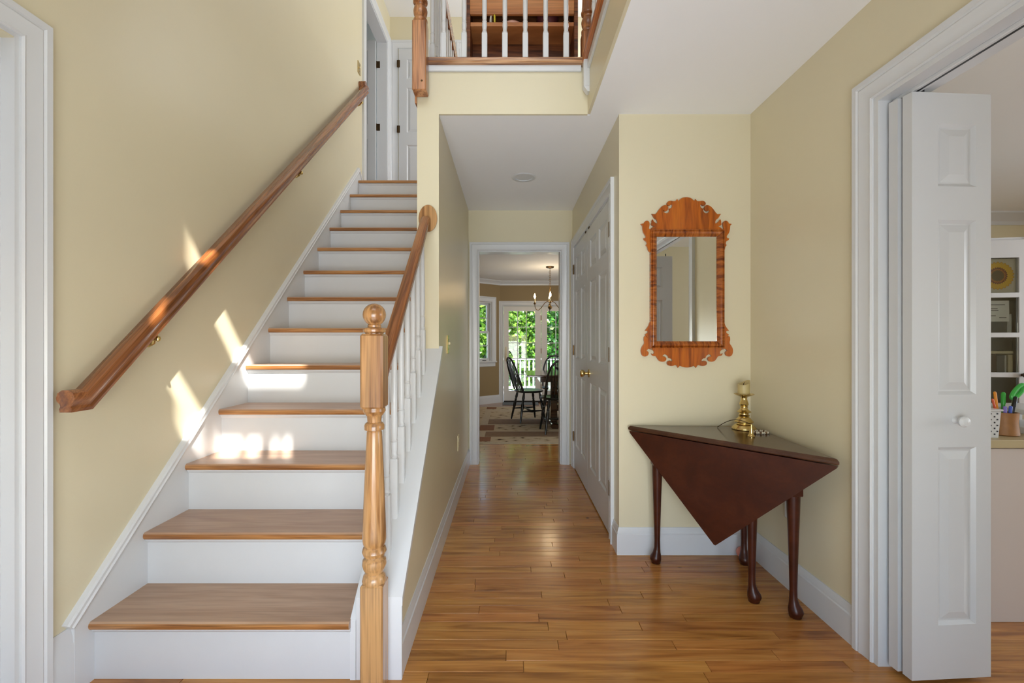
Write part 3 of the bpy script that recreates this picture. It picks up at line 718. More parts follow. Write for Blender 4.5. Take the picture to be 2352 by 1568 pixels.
# closed door behind the left casing
mb, ps = panel_leaf(0.885, 2.07, 0.035, [(0.11, 0.40, 0.2, 0.85), (0.48, 0.775, 0.2, 0.85), (0.11, 0.40, 1.02, 1.9), (0.48, 0.775, 1.02, 1.9)])
M = Matrix.Translation((LX - 0.065, 0.43, 0.006)) @ Matrix.Rotation(R(90), 4, 'Z')
d = thing('door_5', 'white door closed behind the casing at the left edge', 'door', (LX - 0.065, 0.43, 0.006), kind='structure')
lf = obj('leaf', mb.xf(M), WHITE_D, d, None)
for p in ps: obj('panel', p.xf(M), WHITE_D, lf, None)

# upstairs doors seen above the stairs
zu = UP
casing('trim_upper_left_doorway', [(LX, 5.338, zu), (LX, 5.338, zu + 2.045), (LX, 4.535, zu + 2.045), (LX, 4.535, zu)], (1, 0, 0), 'white casing of the upstairs doorway in the left wall', [(a * 1.3, b) for a, b in CAS])
struct('trim_upper_left_jamb', jamb(MB(), 'Y', LX - 0.121, LX + 0.002, 4.548, 5.33, zu + 2.03, z0=zu), WHITE, 'white lining of the upstairs doorway in the left wall', 'trim')
d = thing('door_6', 'open white door inside the upstairs doorway above the handrail', 'door', (-1.59, 5.29, zu), kind='structure')
lf, ps = panel_leaf(0.56, 2.02, 0.035, [(0.09, 0.47, 0.2, 0.85), (0.09, 0.47, 1.02, 1.9)])
M = Matrix.Translation((-1.588 - 0.56, 5.288, zu + .01))
o = obj('leaf', lf.xf(M), WHITE_D, d, None)
for p in ps: obj('panel', p.xf(M), WHITE_D, o, None)
for z_ in (3.745, 4.495):
    obj('hinge', MB().box(-1.583, -1.545, 5.325, 5.3305, z_ - .04, z_ + .04, 0.001).lathe([(.005, -.04), (.005, .04)], (-1.584, 5.323, z_), 8), BRONZE, d, None)
casing('trim_upper_back_doorway', [(-1.361, 5.47, zu), (-1.361, 5.47, zu + 2.045), (-0.585, 5.47, zu + 2.045), (-0.585, 5.47, zu)], (0, -1, 0), 'white casing of the closed upstairs door at the end of the stairs', [(a * 1.25, b) for a, b in CAS])
d = thing('door_7', 'closed white panel door at the top of the stairs', 'door', (-1.26, 5.455, zu), kind='structure')
lf, ps = panel_leaf(0.76, 2.03, 0.03, [(0.10, 0.33, 0.2, 0.85), (0.42, 0.66, 0.2, 0.85), (0.10, 0.33, 1.0, 1.55), (0.42, 0.66, 1.0, 1.55), (0.10, 0.33, 1.66, 1.90), (0.42, 0.66, 1.66, 1.90)])
M = Matrix.Translation((-1.351, 5.452, zu + .008))
o = obj('leaf', lf.xf(M), WHITE_D, d, None)
for p in ps: obj('panel', p.xf(M), WHITE_D, o, None)
for z_ in (3.78, 4.58): obj('hinge', hinge_mb((-1.354, 5.446, z_), 'X'), BRONZE, d, 40)
casing('trim_upper_far_doorway', [(-0.56, 5.47, zu), (-0.56, 5.47, zu + 2.05), (0.25, 5.47, zu + 2.05), (0.25, 5.47, zu)], (0, -1, 0), 'white casing on the upstairs back wall behind the balusters')

# ------------------------------------------------------------------ recessed light, switches, outlets
rl = thing('recessed_light', 'round white recessed light in the hall ceiling', 'light', (LXc, LYc, CEIL))
obj('trim_ring', MB().lathe([(.066, CEIL), (.067, CEIL - .004), (.075, CEIL - .006), (.092, CEIL - .003), (.096, CEIL + .001), (.090, CEIL + .003), (.066, CEIL + .003)], (LXc, LYc, 0), 36), WHITE, rl, 40)

mb = MB()
pr = [(.066, CEIL - .002), (.060, CEIL + .035), (.054, CEIL + .07)]
rings = []
for r_, z_ in pr: rings.append([mb.bm.verts.new((LXc + r_ * math.cos(2 * math.pi * i / 32), LYc + r_ * math.sin(2 * math.pi * i / 32), z_)) for i in range(32)])
for a, b in zip(rings, rings[1:]):
    for i in range(32): mb.bm.faces.new((a[i], a[(i + 1) % 32], b[(i + 1) % 32], b[i]))
obj('baffle', mb, WHITE, rl, 40)
obj('bulb', MB().lathe([(0, CEIL + .058), (.035, CEIL + .062), (.050, CEIL + .068), (.055, CEIL + .074), (.055, CEIL + .082), (0, CEIL + .083)], (LXc, LYc, 0), 24), paint('unlit_bulb', (96, 92, 84), 0.4), rl, 40)

def plate(name, label, cat, p, n, mat, kind):
    """wall plate at p, facing +-X"""
    x, y_, z = p; t = thing(name, label, cat, (x, y_, z))
    x1 = x + .006 * n
    obj('cover_plate', MB().box(min(x, x1), max(x, x1), y_ - .036, y_ + .036, z - .058, z + .058, 0.002), mat, t, None)
    if kind == 'switch':
        obj('toggle', MB().box(min(x1, x1 + .012 * n), max(x1, x1 + .012 * n), y_ - .005, y_ + .005, z - .002, z + .014, 0.002), IVORY, t, None)
        for dz in (-.03, .03): obj('screw', MB().lathe([(.004, 0), (.003, .002 * n)], (x1, y_, z + dz), 8, axis='X'), mat, t, None)
    else:
        for dz in (-.02, .02):
            o = obj('socket', MB().box(min(x1, x1 + .003 * n), max(x1, x1 + .003 * n), y_ - .015, y_ + .015, z + dz - .014, z + dz + .014, 0.002), IVORY, t, None)
            obj('slot', MB().box(min(x1 + .003 * n, x1 + .0036 * n), max(x1 + .003 * n, x1 + .0036 * n), y_ - .007, y_ - .004, z + dz - .005, z + dz + .005), DARK, o, None)
plate('light_switch', 'brass light switch plate on the hall wall below the stairs', 'switch', (HX0, 2.82, 1.160), 1, BRASS, 'switch')
plate('light_switch', 'brass light switch plate high on the stair wall above the handrail end', 'switch', (LX, 4.335, 3.842), 1, BRASS, 'switch')
plate('power_outlet', 'ivory power outlet low on the hall wall', 'outlet', (HX0, 3.395, 0.408), 1, IVORY, 'outlet')
plate('power_outlet', 'ivory power outlet on the right wall behind the table leg', 'outlet', (RX, 2.12, 0.388), -1, WHITE, 'outlet')

# ------------------------------------------------------------------ mirror
mir = thing('wall_mirror', 'wall mirror in a scrolled tiger maple frame above the corner table', 'mirror', (0.985, BY, 1.20))
YF = 2.452; sm = 1022 / YF
def ix(px): return (px - 1169) / sm
def iz(py): return EYE - (py - 785) / sm
fx0, fx1, fz0, fz1 = ix(1494), ix(1662.5), iz(798.5), iz(528)
FR = [(0, 0), (0, .026), (.004, .028), (.007, .0235), (.010, .0285), (.014, .030), (.022, .028), (.030, .020), (.036, .013), (.036, 0)]
# profile runs inwards from the outer edge; the frame is swept as four mitred lengths
pts = [Vector((fx0, BY - .001, fz0)), Vector((fx1, BY - .001, fz0)), Vector((fx1, BY - .001, fz1)), Vector((fx0, BY - .001, fz1))]
mb = MB(); n = len(FR); rings = []
for i, p in enumerate(pts):
    inx = 1 if i in (0, 3) else -1; inz = 1 if i in (0, 1) else -1
    rings.append([mb.bm.verts.new((p.x + inx * a, p.y - b, p.z + inz * a)) for a, b in FR])
rc = [[v.co.copy() for v in r_] for r_ in rings]; mb.bm.free()
for i in range(4):
    mm = MB(); a = [mm.bm.verts.new(c) for c in rc[i]]; b = [mm.bm.verts.new(c) for c in rc[(i + 1) % 4]]
    for j in range(n): mm.bm.faces.new((a[j], a[(j + 1) % n], b[(j + 1) % n], b[j]))
    mm.bm.faces.new(a[::-1]); mm.bm.faces.new(b)
    obj('frame_rail' if i % 2 == 0 else 'frame_stile', mm, MAPLE_FH if i % 2 == 0 else MAPLE_FV, mir, 30)
obj('glass', MB().box(fx0 + .032, fx1 - .032, BY - .010, BY - .004, fz0 + .032, fz1 - .032), MIRROR, mir, None)
def c7(p): return (ix(p[0] / 9.8 + 1460), iz(p[1] / 9.8 + 440))
def c8(p): return (ix(p[0] / 9.8 + 1460), iz(p[1] / 9.8 + 720))
def smooth_poly(pts, keep):
    out = []
    for i, p in enumerate(pts):
        if i in keep: out.append(p); continue
        a, b = pts[i - 1], pts[(i + 1) % len(pts)]
        out.append((p[0] * .75 + a[0] * .25, p[1] * .75 + a[1] * .25)); out.append((p[0] * .75 + b[0] * .25, p[1] * .75 + b[1] * .25))
    return out
crestL = [(345, 860), (335, 840), (380, 800), (432, 772), (395, 770), (365, 755), (350, 730), (354, 702), (364, 683), (358, 660), (380, 618), (400, 640), (412, 668), (440, 692), (487, 716), (495, 690), (488, 652), (468, 622), (430, 600), (410, 570), (388, 530), (362, 497), (400, 500), (442, 506), (482, 470), (520, 412), (560, 360), (612, 315), (670, 297), (712, 305), (742, 345), (738, 392), (715, 425), (675, 438), (640, 427), (616, 404), (628, 440), (660, 475), (705, 487), (745, 465), (766, 420), (754, 378), (790, 373), (822, 347), (834, 310), (815, 278), (800, 290), (780, 306), (746, 313), (720, 300), (704, 268), (715, 233), (752, 207), (800, 201), (850, 214), (895, 211), (917, 190), (937, 160), (955, 185), (968, 205), (988, 183), (1035, 143), (1090, 127), (1145, 123)]
tipsL = {0, 1, 3, 10, 14, 21, 35, 41, 45, 57, 59}
half = [p for p in smooth_poly(crestL, tipsL | {len(crestL) - 1, 0})]
full = half + [(2290 - x, y_) for x, y_ in half[::-1][1:]]
full = [c7(p) for p in full]
obj('crest', MB().prism(full, BY - .016, BY - .006, lambda a, b, d: (a, d, b)), MAPLE, mir, None)
apL = [(352, 765), (300, 790), (330, 808), (375, 815), (410, 840), (420, 880), (405, 914), (378, 915), (355, 893), (365, 928), (390, 950), (430, 956), (462, 960), (487, 1000), (520, 1050), (560, 1078), (620, 1086), (670, 1070), (698, 1030), (690, 992), (655, 970), (604, 963), (622, 930), (660, 914), (705, 930), (735, 970), (746, 1006), (765, 1006), (800, 1010), (830, 1040), (828, 1084), (800, 1068), (765, 1060), (730, 1070), (710, 1100), (712, 1140), (745, 1170), (810, 1181), (865, 1170), (905, 1156), (930, 1172), (955, 1220), (985, 1190), (1000, 1175), (1050, 1195), (1110, 1211), (1160, 1214)]
half = smooth_poly(apL, {0, 1, 8, 21, 30, 41, 43, len(apL) - 1})
half[0] = (380, 765); half[1] = (380, 800)
full = half + [(2320 - x, y_) for x, y_ in half[::-1][1:]]
obj('apron', MB().prism([c8(p) for p in full], BY - .016, BY - .006, lambda a, b, d: (a, d, b)), MAPLE, mir, None)
earT = [(350, 850), (318, 838), (300, 830), (320, 735), (315, 692), (295, 660), (255, 648), (220, 660), (195, 692), (188, 716), (160, 715), (116, 730), (150, 750), (158, 780), (162, 850), (180, 920), (215, 970), (235, 1000), (230, 1030), (212, 1046), (178, 1044), (190, 1085), (225, 1105), (250, 1122), (258, 1160), (250, 1188), (232, 1200), (265, 1232), (275, 1290), (300, 1340), (350, 1375)]
earB = [(370, 130), (340, 160), (310, 220), (300, 265), (270, 310), (240, 350), (214, 386), (265, 386), (281, 412), (262, 442), (214, 472), (245, 510), (284, 566), (240, 520), (212, 500), (192, 530), (185, 590), (200, 640), (195, 680), (150, 740), (122, 810), (125, 880), (150, 940), (190, 967), (240, 965), (280, 940), (300, 895), (290, 860), (245, 832), (265, 815), (290, 788), (312, 800), (370, 780)]
for side in (0, 1):
    t_ = smooth_poly(earT, {0, 1, 2, 11, 20, 26, len(earT) - 1}); b_ = smooth_poly(earB, {0, 1, 6, 10, 12, 13, len(earB) - 1})
    if side: t_ = [(2290 - x, y_) for x, y_ in t_]; b_ = [(2320 - x, y_) for x, y_ in b_]
    obj('upper_ear', MB().prism([c7(p) for p in t_], BY - .016, BY - .006, lambda a, b, d: (a, d, b)), MAPLE, mir, None)
    obj('lower_ear', MB().prism([c8(p) for p in b_], BY - .016, BY - .006, lambda a, b, d: (a, d, b)), MAPLE, mir, None)

# ------------------------------------------------------------------ corner table
tb = thing('corner_table', 'triangular mahogany drop-leaf table standing in the corner', 'table', (1.1, 2.2, 0))
A, B, Cc = Vector((0.654, 2.44)), Vector((1.2885, 1.735)), Vector((1.323, 2.405))
TZ = 0.7176
cen = (A + B + Cc) / 3
def tri(z, k): return [tuple(cen + (p - cen) * k) + (z,) for p in (A, B, Cc)]
mb = MB(); lv = [(TZ - .024, .985), (TZ - .020, 1.0), (TZ - .010, 1.0), (TZ - .006, .992), (TZ - .002, .985), (TZ, .975)]
vs = [p for z, k in lv for p in tri(z, k)]
fs = [(2, 1, 0)] + [(3 * i + j, 3 * i + (j + 1) % 3, 3 * i + 3 + (j + 1) % 3, 3 * i + 3 + j) for i in range(len(lv) - 1) for j in range(3)] + [tuple(3 * (len(lv) - 1) + j for j in range(3))]
mb._add(vs, fs); obj('tabletop', mb, MAHOG_T, tb, None)
nrm = Vector((-.743, -.669)); mid = (A + B) / 2; dh = (B - A).normalized(); hl = (B - A).length / 2 - 0.006
mb = MB()
zt = TZ - .028
pl = [(-hl, zt), (hl, zt), (hl - .004, zt - .010), (0.004, zt - hl + .006), (-0.004, zt - hl + .006), (-hl + .004, zt - .010)]
def lf(a, b, d):
    p = mid + dh * a + nrm * (d + (zt - b) * 0.03)
    return (p.x, p.y, b)
mb.prism(pl, -.019, 0.0, lf); obj('drop_leaf', mb, MAHOG, tb, None)
for fx, fy, tx, ty, lean in ((0.790, 2.372, -1, -.25, 0), (1.247, 2.362, 0, -1, 0), (1.103, 2.020, .8, -.6, 0), (1.2195, 1.908, .55, -.8, 0)):
    o_ = .010; q = math.hypot(tx, ty); tx /= q; ty /= q
    lg = obj('leg', MB().box(fx - .027, fx + .027, fy - .027, fy + .027, .52, TZ - .024, .003), MAHOG, tb, None)
    mb = MB().discs([(fx + tx * .006, fy + ty * .006, .0, .020), (fx + tx * .008, fy + ty * .008, .004, .024), (fx + tx * .008, fy + ty * .008, .012, .0245), (fx + tx * .009, fy + ty * .009, .016, .027), (fx + tx * .010, fy + ty * .010, .026, .0295), (fx + tx * .008, fy + ty * .008, .040, .027),
                     (fx + tx * .003, fy + ty * .003, .058, .0195), (fx, fy, .080, .0155), (fx, fy, .12, .0148), (fx, fy, .22, .0172), (fx, fy, .36, .0215), (fx, fy, .46, .025), (fx, fy, .521, .0265)], 18)
    obj('turned_shaft', mb, MAHOG, lg, 40)
for p, q in (((0.80, 2.385), (1.235, 2.370)), ((1.247, 2.35), (1.228, 1.93)), ((0.806, 2.35), (1.205, 1.925))):
    p = Vector(p); q = Vector(q); t_ = (q - p).normalized(); n_ = Vector((-t_.y, t_.x)) * .009
    mb = MB(); pts = [p - n_, q - n_, q + n_, p + n_]
    mb._add([(v.x, v.y, .605) for v in pts] + [(v.x, v.y, TZ - .024) for v in pts], [(3, 2, 1, 0), (4, 5, 6, 7)] + [(i, (i + 1) % 4, 4 + (i + 1) % 4, 4 + i) for i in range(4)])
    obj('apron', mb, MAHOG, tb, None)

# candlestick with candle, snuffer, bracelet, ball
CXs, CYs = 1.236, 2.34
cs = thing('candlestick', 'turned brass candlestick on the corner table', 'candlestick', (CXs, CYs, TZ))
prof = [(.056, 0), (.0595, .003), (.058, .010), (.047, .022), (.042, .026), (.036, .028), (.034, .033), (.044, .037), (.0465, .041), (.042, .046), (.034, .056), (.028, .062), (.0235, .066), (.0265, .070), (.0275, .075), (.022, .079), (.0215, .084), (.0345, .091), (.035, .093), (.024, .100), (.0185, .108), (.016, .113), (.0195, .116), (.0195, .119), (.0160, .122), (.0205, .126), (.0225, .132), (.0205, .140), (.0158, .154), (.0145, .163), (.0160, .168), (.0205, .172), (.030, .175), (.044, .181), (.0495, .185), (.0485, .1865), (.030, .182), (0, .181)]
obj('stem', MB().lathe(prof, (CXs, CYs, TZ), 32), BRASS, cs, 30)
cd = thing('candle', 'half-burnt slanted beeswax candle on the brass candlestick', 'candle', (CXs - .001, CYs, TZ + .181))
mb = MB(); n = 28; r0 = .0295; rings = []
for r_, f in ((r0 * .96, 0), (r0, .004), (r0, .035), (r0 * 1.02, 1), (r0 * .86, 1.0), (r0 * .62, .86), (r0 * .2, .80)):
    ring = []
    for i in range(n):
        a = 2 * math.pi * i / n; top = .062 + .011 * math.cos(a - .3) + .004 * math.cos(2 * a)
        h = f if f < .5 else top * f
        ring.append(mb.bm.verts.new((CXs - .001 + r_ * math.cos(a), CYs + r_ * math.sin(a), TZ + .182 + h)))
    rings.append(ring)
for a, b in zip(rings, rings[1:]):
    for i in range(n): mb.bm.faces.new((a[i], a[(i + 1) % n], b[(i + 1) % n], b[i]))
mb.bm.faces.new(rings[0][::-1]); mb.bm.faces.new(rings[-1])
obj('wax', mb, WAX, cd, 40)
obj('wick', MB().tube([(CXs - .003, CYs, TZ + .225), (CXs - .003, CYs - .002, TZ + .240), (CXs + .002, CYs - .004, TZ + .246)], .0016, 6), DARK, cd, 40)
sn = thing('candle_snuffer', 'brass bell candle snuffer with a long dark wire handle lying before the candlestick', 'snuffer', (1.171, 2.15, TZ))
obj('bell', MB().lathe([(.0160, 0), (.0165, .004), (.0120, .010), (.0100, .018), (.0085, .034), (.0055, .050), (.0045, .055), (.0055, .058), (.0035, .063), (0, .065)], (1.171, 2.15, TZ), 20), BRASS, sn, 40)
hp = []
for i in range(13):
    t_ = i / 12; p = Vector((1.171, 2.15, TZ + .060)).lerp(Vector((1.118, 2.385, TZ + .003)), t_); p.z += .030 * math.sin(math.pi * t_) ; hp.append(p)
obj('handle', MB().tube(hp, .0019, 8), BRONZE, sn, 40)
br = thing('bead_bracelet', 'white and brown beaded bracelet lying beside the candle snuffer', 'bracelet', (1.262, 2.232, TZ))
PEARL = paint('pearl_beads', (214, 204, 184), 0.3, 0.1, 60); AMBER = paint('brown_beads', (112, 80, 46), 0.3, 0.1, 60)
for i in range(26):
    a = 2 * math.pi * i / 26
    obj('bead', MB().lathe([(0, -.0045), (.0055, -.003), (.0065, 0), (.0055, .003), (0, .0045)], (0, 0, 0), 8).xf(Matrix.Translation((1.262 + .036 * math.cos(a), 2.232 + .026 * math.sin(a), TZ + .0066)) @ Matrix.Rotation(a, 4, 'Z') @ Matrix.Rotation(R(90), 4, 'X')), PEARL if i % 3 else AMBER, br, 50)
mb = MB(); bmesh.ops.create_uvsphere(mb.bm, u_segments=20, v_segments=12, radius=.030); mb.xf(Matrix.Translation((1.270, 2.4225, .0305)))
tag(obj('ball', mb, paint('pink_rubber', (226, 142, 124), 0.5, 0.04), None, 60), 'small pink ball on the floor behind the table leg in the corner', 'ball')

# ------------------------------------------------------------------ pine shelf unit upstairs
sh = thing('pine_shelf_unit', 'pine shelf unit with open front behind the balcony balusters', 'shelf', (0.08, 2.85, UP))
x0, x1, ya, yb = -0.260, 0.4225, 2.72, 2.905
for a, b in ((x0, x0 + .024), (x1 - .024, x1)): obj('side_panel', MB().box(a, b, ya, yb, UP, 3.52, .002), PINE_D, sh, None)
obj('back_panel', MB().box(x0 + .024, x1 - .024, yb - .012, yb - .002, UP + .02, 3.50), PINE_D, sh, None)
obj('shelf_board', MB().box(x0 + .024, x1 - .024, ya + .003, yb - .012, 3.108, 3.132, .002), PINE, sh, None)
obj('front_board', MB().box(x0 + .022, x1 - .024, ya - .004, ya + .018, 3.178, 3.50, .003), PINE, sh, None)
obj('top_board', MB().box(x0 - .01, x1 + .01, ya - .012, yb + .01, 3.50, 3.525, .003), PINE, sh, None)
obj('lower_rail', MB().box(x0 + .024, x1 - .024, ya + .08, ya + .10, UP + .03, 2.965, .002), PINE, sh, None)
zb = 3.132
SKIN = paint('pink_ceramic', (214, 160, 136), 0.4, 0.06); YEL = paint('yellow_plastic', (206, 190, 50), 0.4, 0.06); PLUM = paint('plum_glaze', (92, 44, 46), 0.35, 0.1); STONE = paint('cream_ring', (206, 200, 186), 0.4, 0.05)
t_ = tag(obj('lidded_dish', MB().lathe([(.03, 0), (.06, .008), (.072, .028), (.062, .040), (.035, .046), (0, .047)], (0.02, ya + .098, zb), 24), SKIN, None, 40), 'pink lidded dish on the pine shelf', 'dish')
tag(obj('bowl', MB().lathe([(.045, 0), (.050, .004), (.070, .085), (.067, .085), (.045, .01), (0, .008)], (0.243, ya + .096, zb), 24), PLUM, None, 40), 'plum coloured bowl at the right end of the pine shelf', 'bowl')
tag(obj('jar', MB().lathe([(.018, 0), (.020, .004), (.020, .038), (.014, .045), (0, .046)], (0.145, ya + .1, zb), 16), paint('smoky_jar', (86, 66, 56), 0.3, 0.1), None, 40), 'small smoky brown jar between the pink dish and the plum bowl', 'jar')
mb = MB().tube([(-0.088, ya + .03 + .028 * math.cos(a), zb + .029 + .028 * math.sin(a)) for a in [2 * math.pi * i / 18 for i in range(18)]], .006, 8, closed=True)
tag(obj('yellow_ring', mb, YEL, None, 40), 'yellow ring standing on the pine shelf', 'ring')
mb = MB().tube([(-0.112 + .003 * math.sin(a), ya + .03 + .024 * math.cos(a), zb + .026 + .024 * math.sin(a)) for a in [2 * math.pi * i / 18 for i in range(18)]], .006, 8, closed=True)
tag(obj('cream_ring', mb, STONE, None, 40), 'cream ring leaning beside the yellow ring on the pine shelf', 'ring')

# ------------------------------------------------------------------ study: desk, cabinet and clutter
dk = thing('desk', 'pale laminate desk behind the folded bifold door', 'desk', (2.4, 2.2, 0))
DZ = 0.767
obj('desktop', MB().box(1.72, 3.3, 1.852, 2.50, DZ - .034, DZ, .003), DESKTOP, dk, None)
obj('side_panel', MB().box(1.78, 2.60, 1.866, 1.890, 0.0, DZ - .0385, .002), DESK, dk, None)
obj('side_panel', MB().box(1.78, 1.80, 1.890, 2.45, 0.0, DZ - .0385, .002), DESK, dk, None)
obj('side_panel', MB().box(3.24, 3.26, 1.890, 2.45, 0.0, DZ - .0385, .002), DESK, dk, None)
pot = thing('pen_pot', 'brown stoneware pen pot on the desk', 'pot', (2.185, 1.965, DZ))
px_, py_ = 2.185, 1.965
obj('body', MB().lathe([(.044, 0), (.049, .004), (.047, .030), (.0445, .060), (.046, .085), (.047, .100), (.042, .1005), (.040, .06), (.040, .012), (0, .010)], (px_, py_, DZ), 24), CLAY, pot, 40)
pens = [(-.030, -.012, -.055, 0, .160, .0045, (220, 96, 60), 'thin red pen in the stoneware pot'), (-.022, .0, -.030, 0, .190, .0055, (236, 150, 40), 'orange marker in the stoneware pot'), (-.016, .010, -.018, 0, .183, .0045, (232, 206, 70), 'yellow pencil leaning in the stoneware pot'),
        (-.010, -.02, -.012, 0, .128, .0065, (140, 130, 214), 'lilac pen in the stoneware pot'), (.004, -.022, .004, 0, .130, .0060, (70, 96, 196), 'blue pen in the stoneware pot'), (.006, .012, .010, 0, .186, .0080, (60, 170, 70), 'green marker standing upright in the stoneware pot'),
        (.018, -.012, .036, 0, .170, .0070, (28, 28, 30), 'black pen leaning right in the stoneware pot'), (.025, .006, .058, 0, .150, .0060, (60, 130, 210), 'bright blue pen at the right of the stoneware pot')]
for i, (ax, ay, tx, ty, ln, r_, col, lab) in enumerate(pens):
    p0 = Vector((px_ + ax * .7, py_ + ay * .7, DZ + .014)); p1 = Vector((px_ + ax + tx * .6, py_ + ay, DZ + ln))
    m_ = paint('pen_%s' % lab.split()[0], col, 0.35, 0.03)
    pn = thing('pen', lab, 'pen', p0)
    obj('barrel', MB().tube([p0, p0.lerp(p1, .72)], r_ * .85, 10), m_, pn, 40)
    obj('cap', MB().tube([p0.lerp(p1, .70), p0.lerp(p1, .97), p1], [r_, r_, r_ * .5], 10), m_, pn, 40)
sc_ = thing('scissors', 'scissors with green handles in the stoneware pot', 'scissors', (px_ + .02, py_, DZ + .014))
GRN = paint('scissor_green', (72, 190, 84), 0.35, 0.04)
ctr = Vector((px_ + .062, py_ + .0, DZ + .190))
ovl = [ctr + Vector((.030 * math.cos(a) * .75 + .014 * math.sin(a), 0.0, .028 * math.sin(a) + .012 * math.cos(a))) for a in [2 * math.pi * i / 20 for i in range(20)]]
obj('handle', MB().tube(ovl, .0085, 8, closed=True), GRN, sc_, 40)
obj('blade', MB().tube([(px_ + .012, py_ - .004, DZ + .016), (px_ + .050, py_ + .0, DZ + .165)], [.004, .008], 6), paint('scissor_steel', (196, 196, 196), 0.25, 0.03, metallic=0.9), sc_, 40)
bk = thing('perforated_basket', 'white perforated plastic basket half hidden by the bifold door', 'basket', (2.02, 1.96, DZ))
HOLE = paint('basket_holes', (46, 46, 52), 0.7)
bw = obj('body', MB().prism([(-.085, 0), (.085, 0), (.097, .115), (-.097, .115)], 1.90, 2.04, lambda a, b, d: (2.005 + a, d, DZ + b)), WHITE, bk, None)
for i in range(6):
    for j in range(8):
        xx = 2.005 - .075 + i * .028 + (.012 if j % 2 else 0)
        obj('hole', MB().box(xx, xx + .006, 1.8985, 1.9005, DZ + .012 + j * .0125, DZ + .018 + j * .0125), HOLE, bw, None)
obj('rim', MB().box(2.005 - .103, 2.005 + .103, 1.894, 2.046, DZ + .113, DZ + .121, .002), WHITE, bk, None)
for i, (col, lab, dx_) in enumerate((((206, 210, 60), 'yellow highlighter block beside the pen pot on the desk', 0.0), ((226, 110, 140), 'pink highlighter block at the right end of the desk view', .030))):
    mb = MB().box(-.012, .012, -.008, .008, -.035, .035, .003).xf(Matrix.Translation((2.272 + dx_, 1.93, DZ + .062 - dx_ * .3)) @ Matrix.Rotation(R(28), 4, 'Y'))
    tag(obj('highlighter', mb, paint('marker_' + lab.split()[0], col, 0.4, 0.04), None, None), lab, 'highlighter', 'highlighters on the desk')
wb = thing('white_tray', 'white paper tray on the desk behind the highlighters', 'tray', (2.40, 2.05, DZ))
obj('body', MB().box(2.285, 2.52, 1.945, 2.20, DZ, DZ + .03, .003), WHITE, wb, None)
obj('upper_tier', MB().box(2.29, 2.52, 1.965, 2.20, DZ + .085, DZ + .108, .003).box(2.50, 2.515, 2.18, 2.195, DZ + .03, DZ + .085), WHITE, wb, None)

# glazed cabinet, turned slightly
cb = thing('glazed_cabinet', 'tall grey white cabinet with a glazed door behind the desk', 'cabinet', (3.2, 3.0, 0))
Mc = Matrix.Translation((3.235, 2.90, 0)) @ Matrix.Rotation(R(-9), 4, 'Z')
def cbx(x0, x1, y0, y1, z0, z1, b=.002): return MB().box(x0, x1, y0, y1, z0, z1, b).xf(Mc)
CAB = paint('cabinet_paint', (206, 206, 208), 0.35, 0.02)
obj('carcass', MB().box(-.50, .50, .36, .38, 0, 1.86).box(-.50, -.48, .02, .36, 0, 1.86).box(.48, .50, .02, .36, 0, 1.86).box(-.48, .48, .02, .36, 0, .05).box(-.48, .48, .02, .36, 1.82, 1.86).box(.135, .48, .0, .02, 0, 1.86).box(-.48, -.36, 0, .02, 0, 1.86).xf(Mc), CAB, cb, None)
dr = obj('door', MB().box(-.36, -.085, 0, .022, .08, 1.84).box(.078, .135, 0, .022, .08, 1.84).box(-.085, .078, 0, .022, 1.725, 1.84).box(-.085, .078, 0, .022, .08, .20).xf(Mc), CAB, cb, None)
for z_ in (.445, .70, .945, 1.205, 1.465): obj('muntin', cbx(-.085, .078, -.004, .022, z_, z_ + .032), CAB, dr, None)
for a, b in ((.20, .445), (.477, .70), (.732, .945), (.977, 1.205), (1.237, 1.465), (1.497, 1.725)): obj('pane', cbx(-.085, .078, .009, .012, a, b, 0), GLASS, dr, None)
for z_ in (.70, .945, 1.21, 1.47): obj('shelf', cbx(-.48, .48, .06, .355, z_, z_ + .018), PINE_D, cb, None)
obj('knob', MB().lathe([(.010, 0), (.008, .012), (.018, .022), (.021, .034), (.014, .044), (0, .047)], (0, 0, 0), 16).xf(Mc @ Matrix.Translation((.095, 0, .962)) @ Matrix.Rotation(R(90), 4, 'X')), BRONZE, cb, 40)
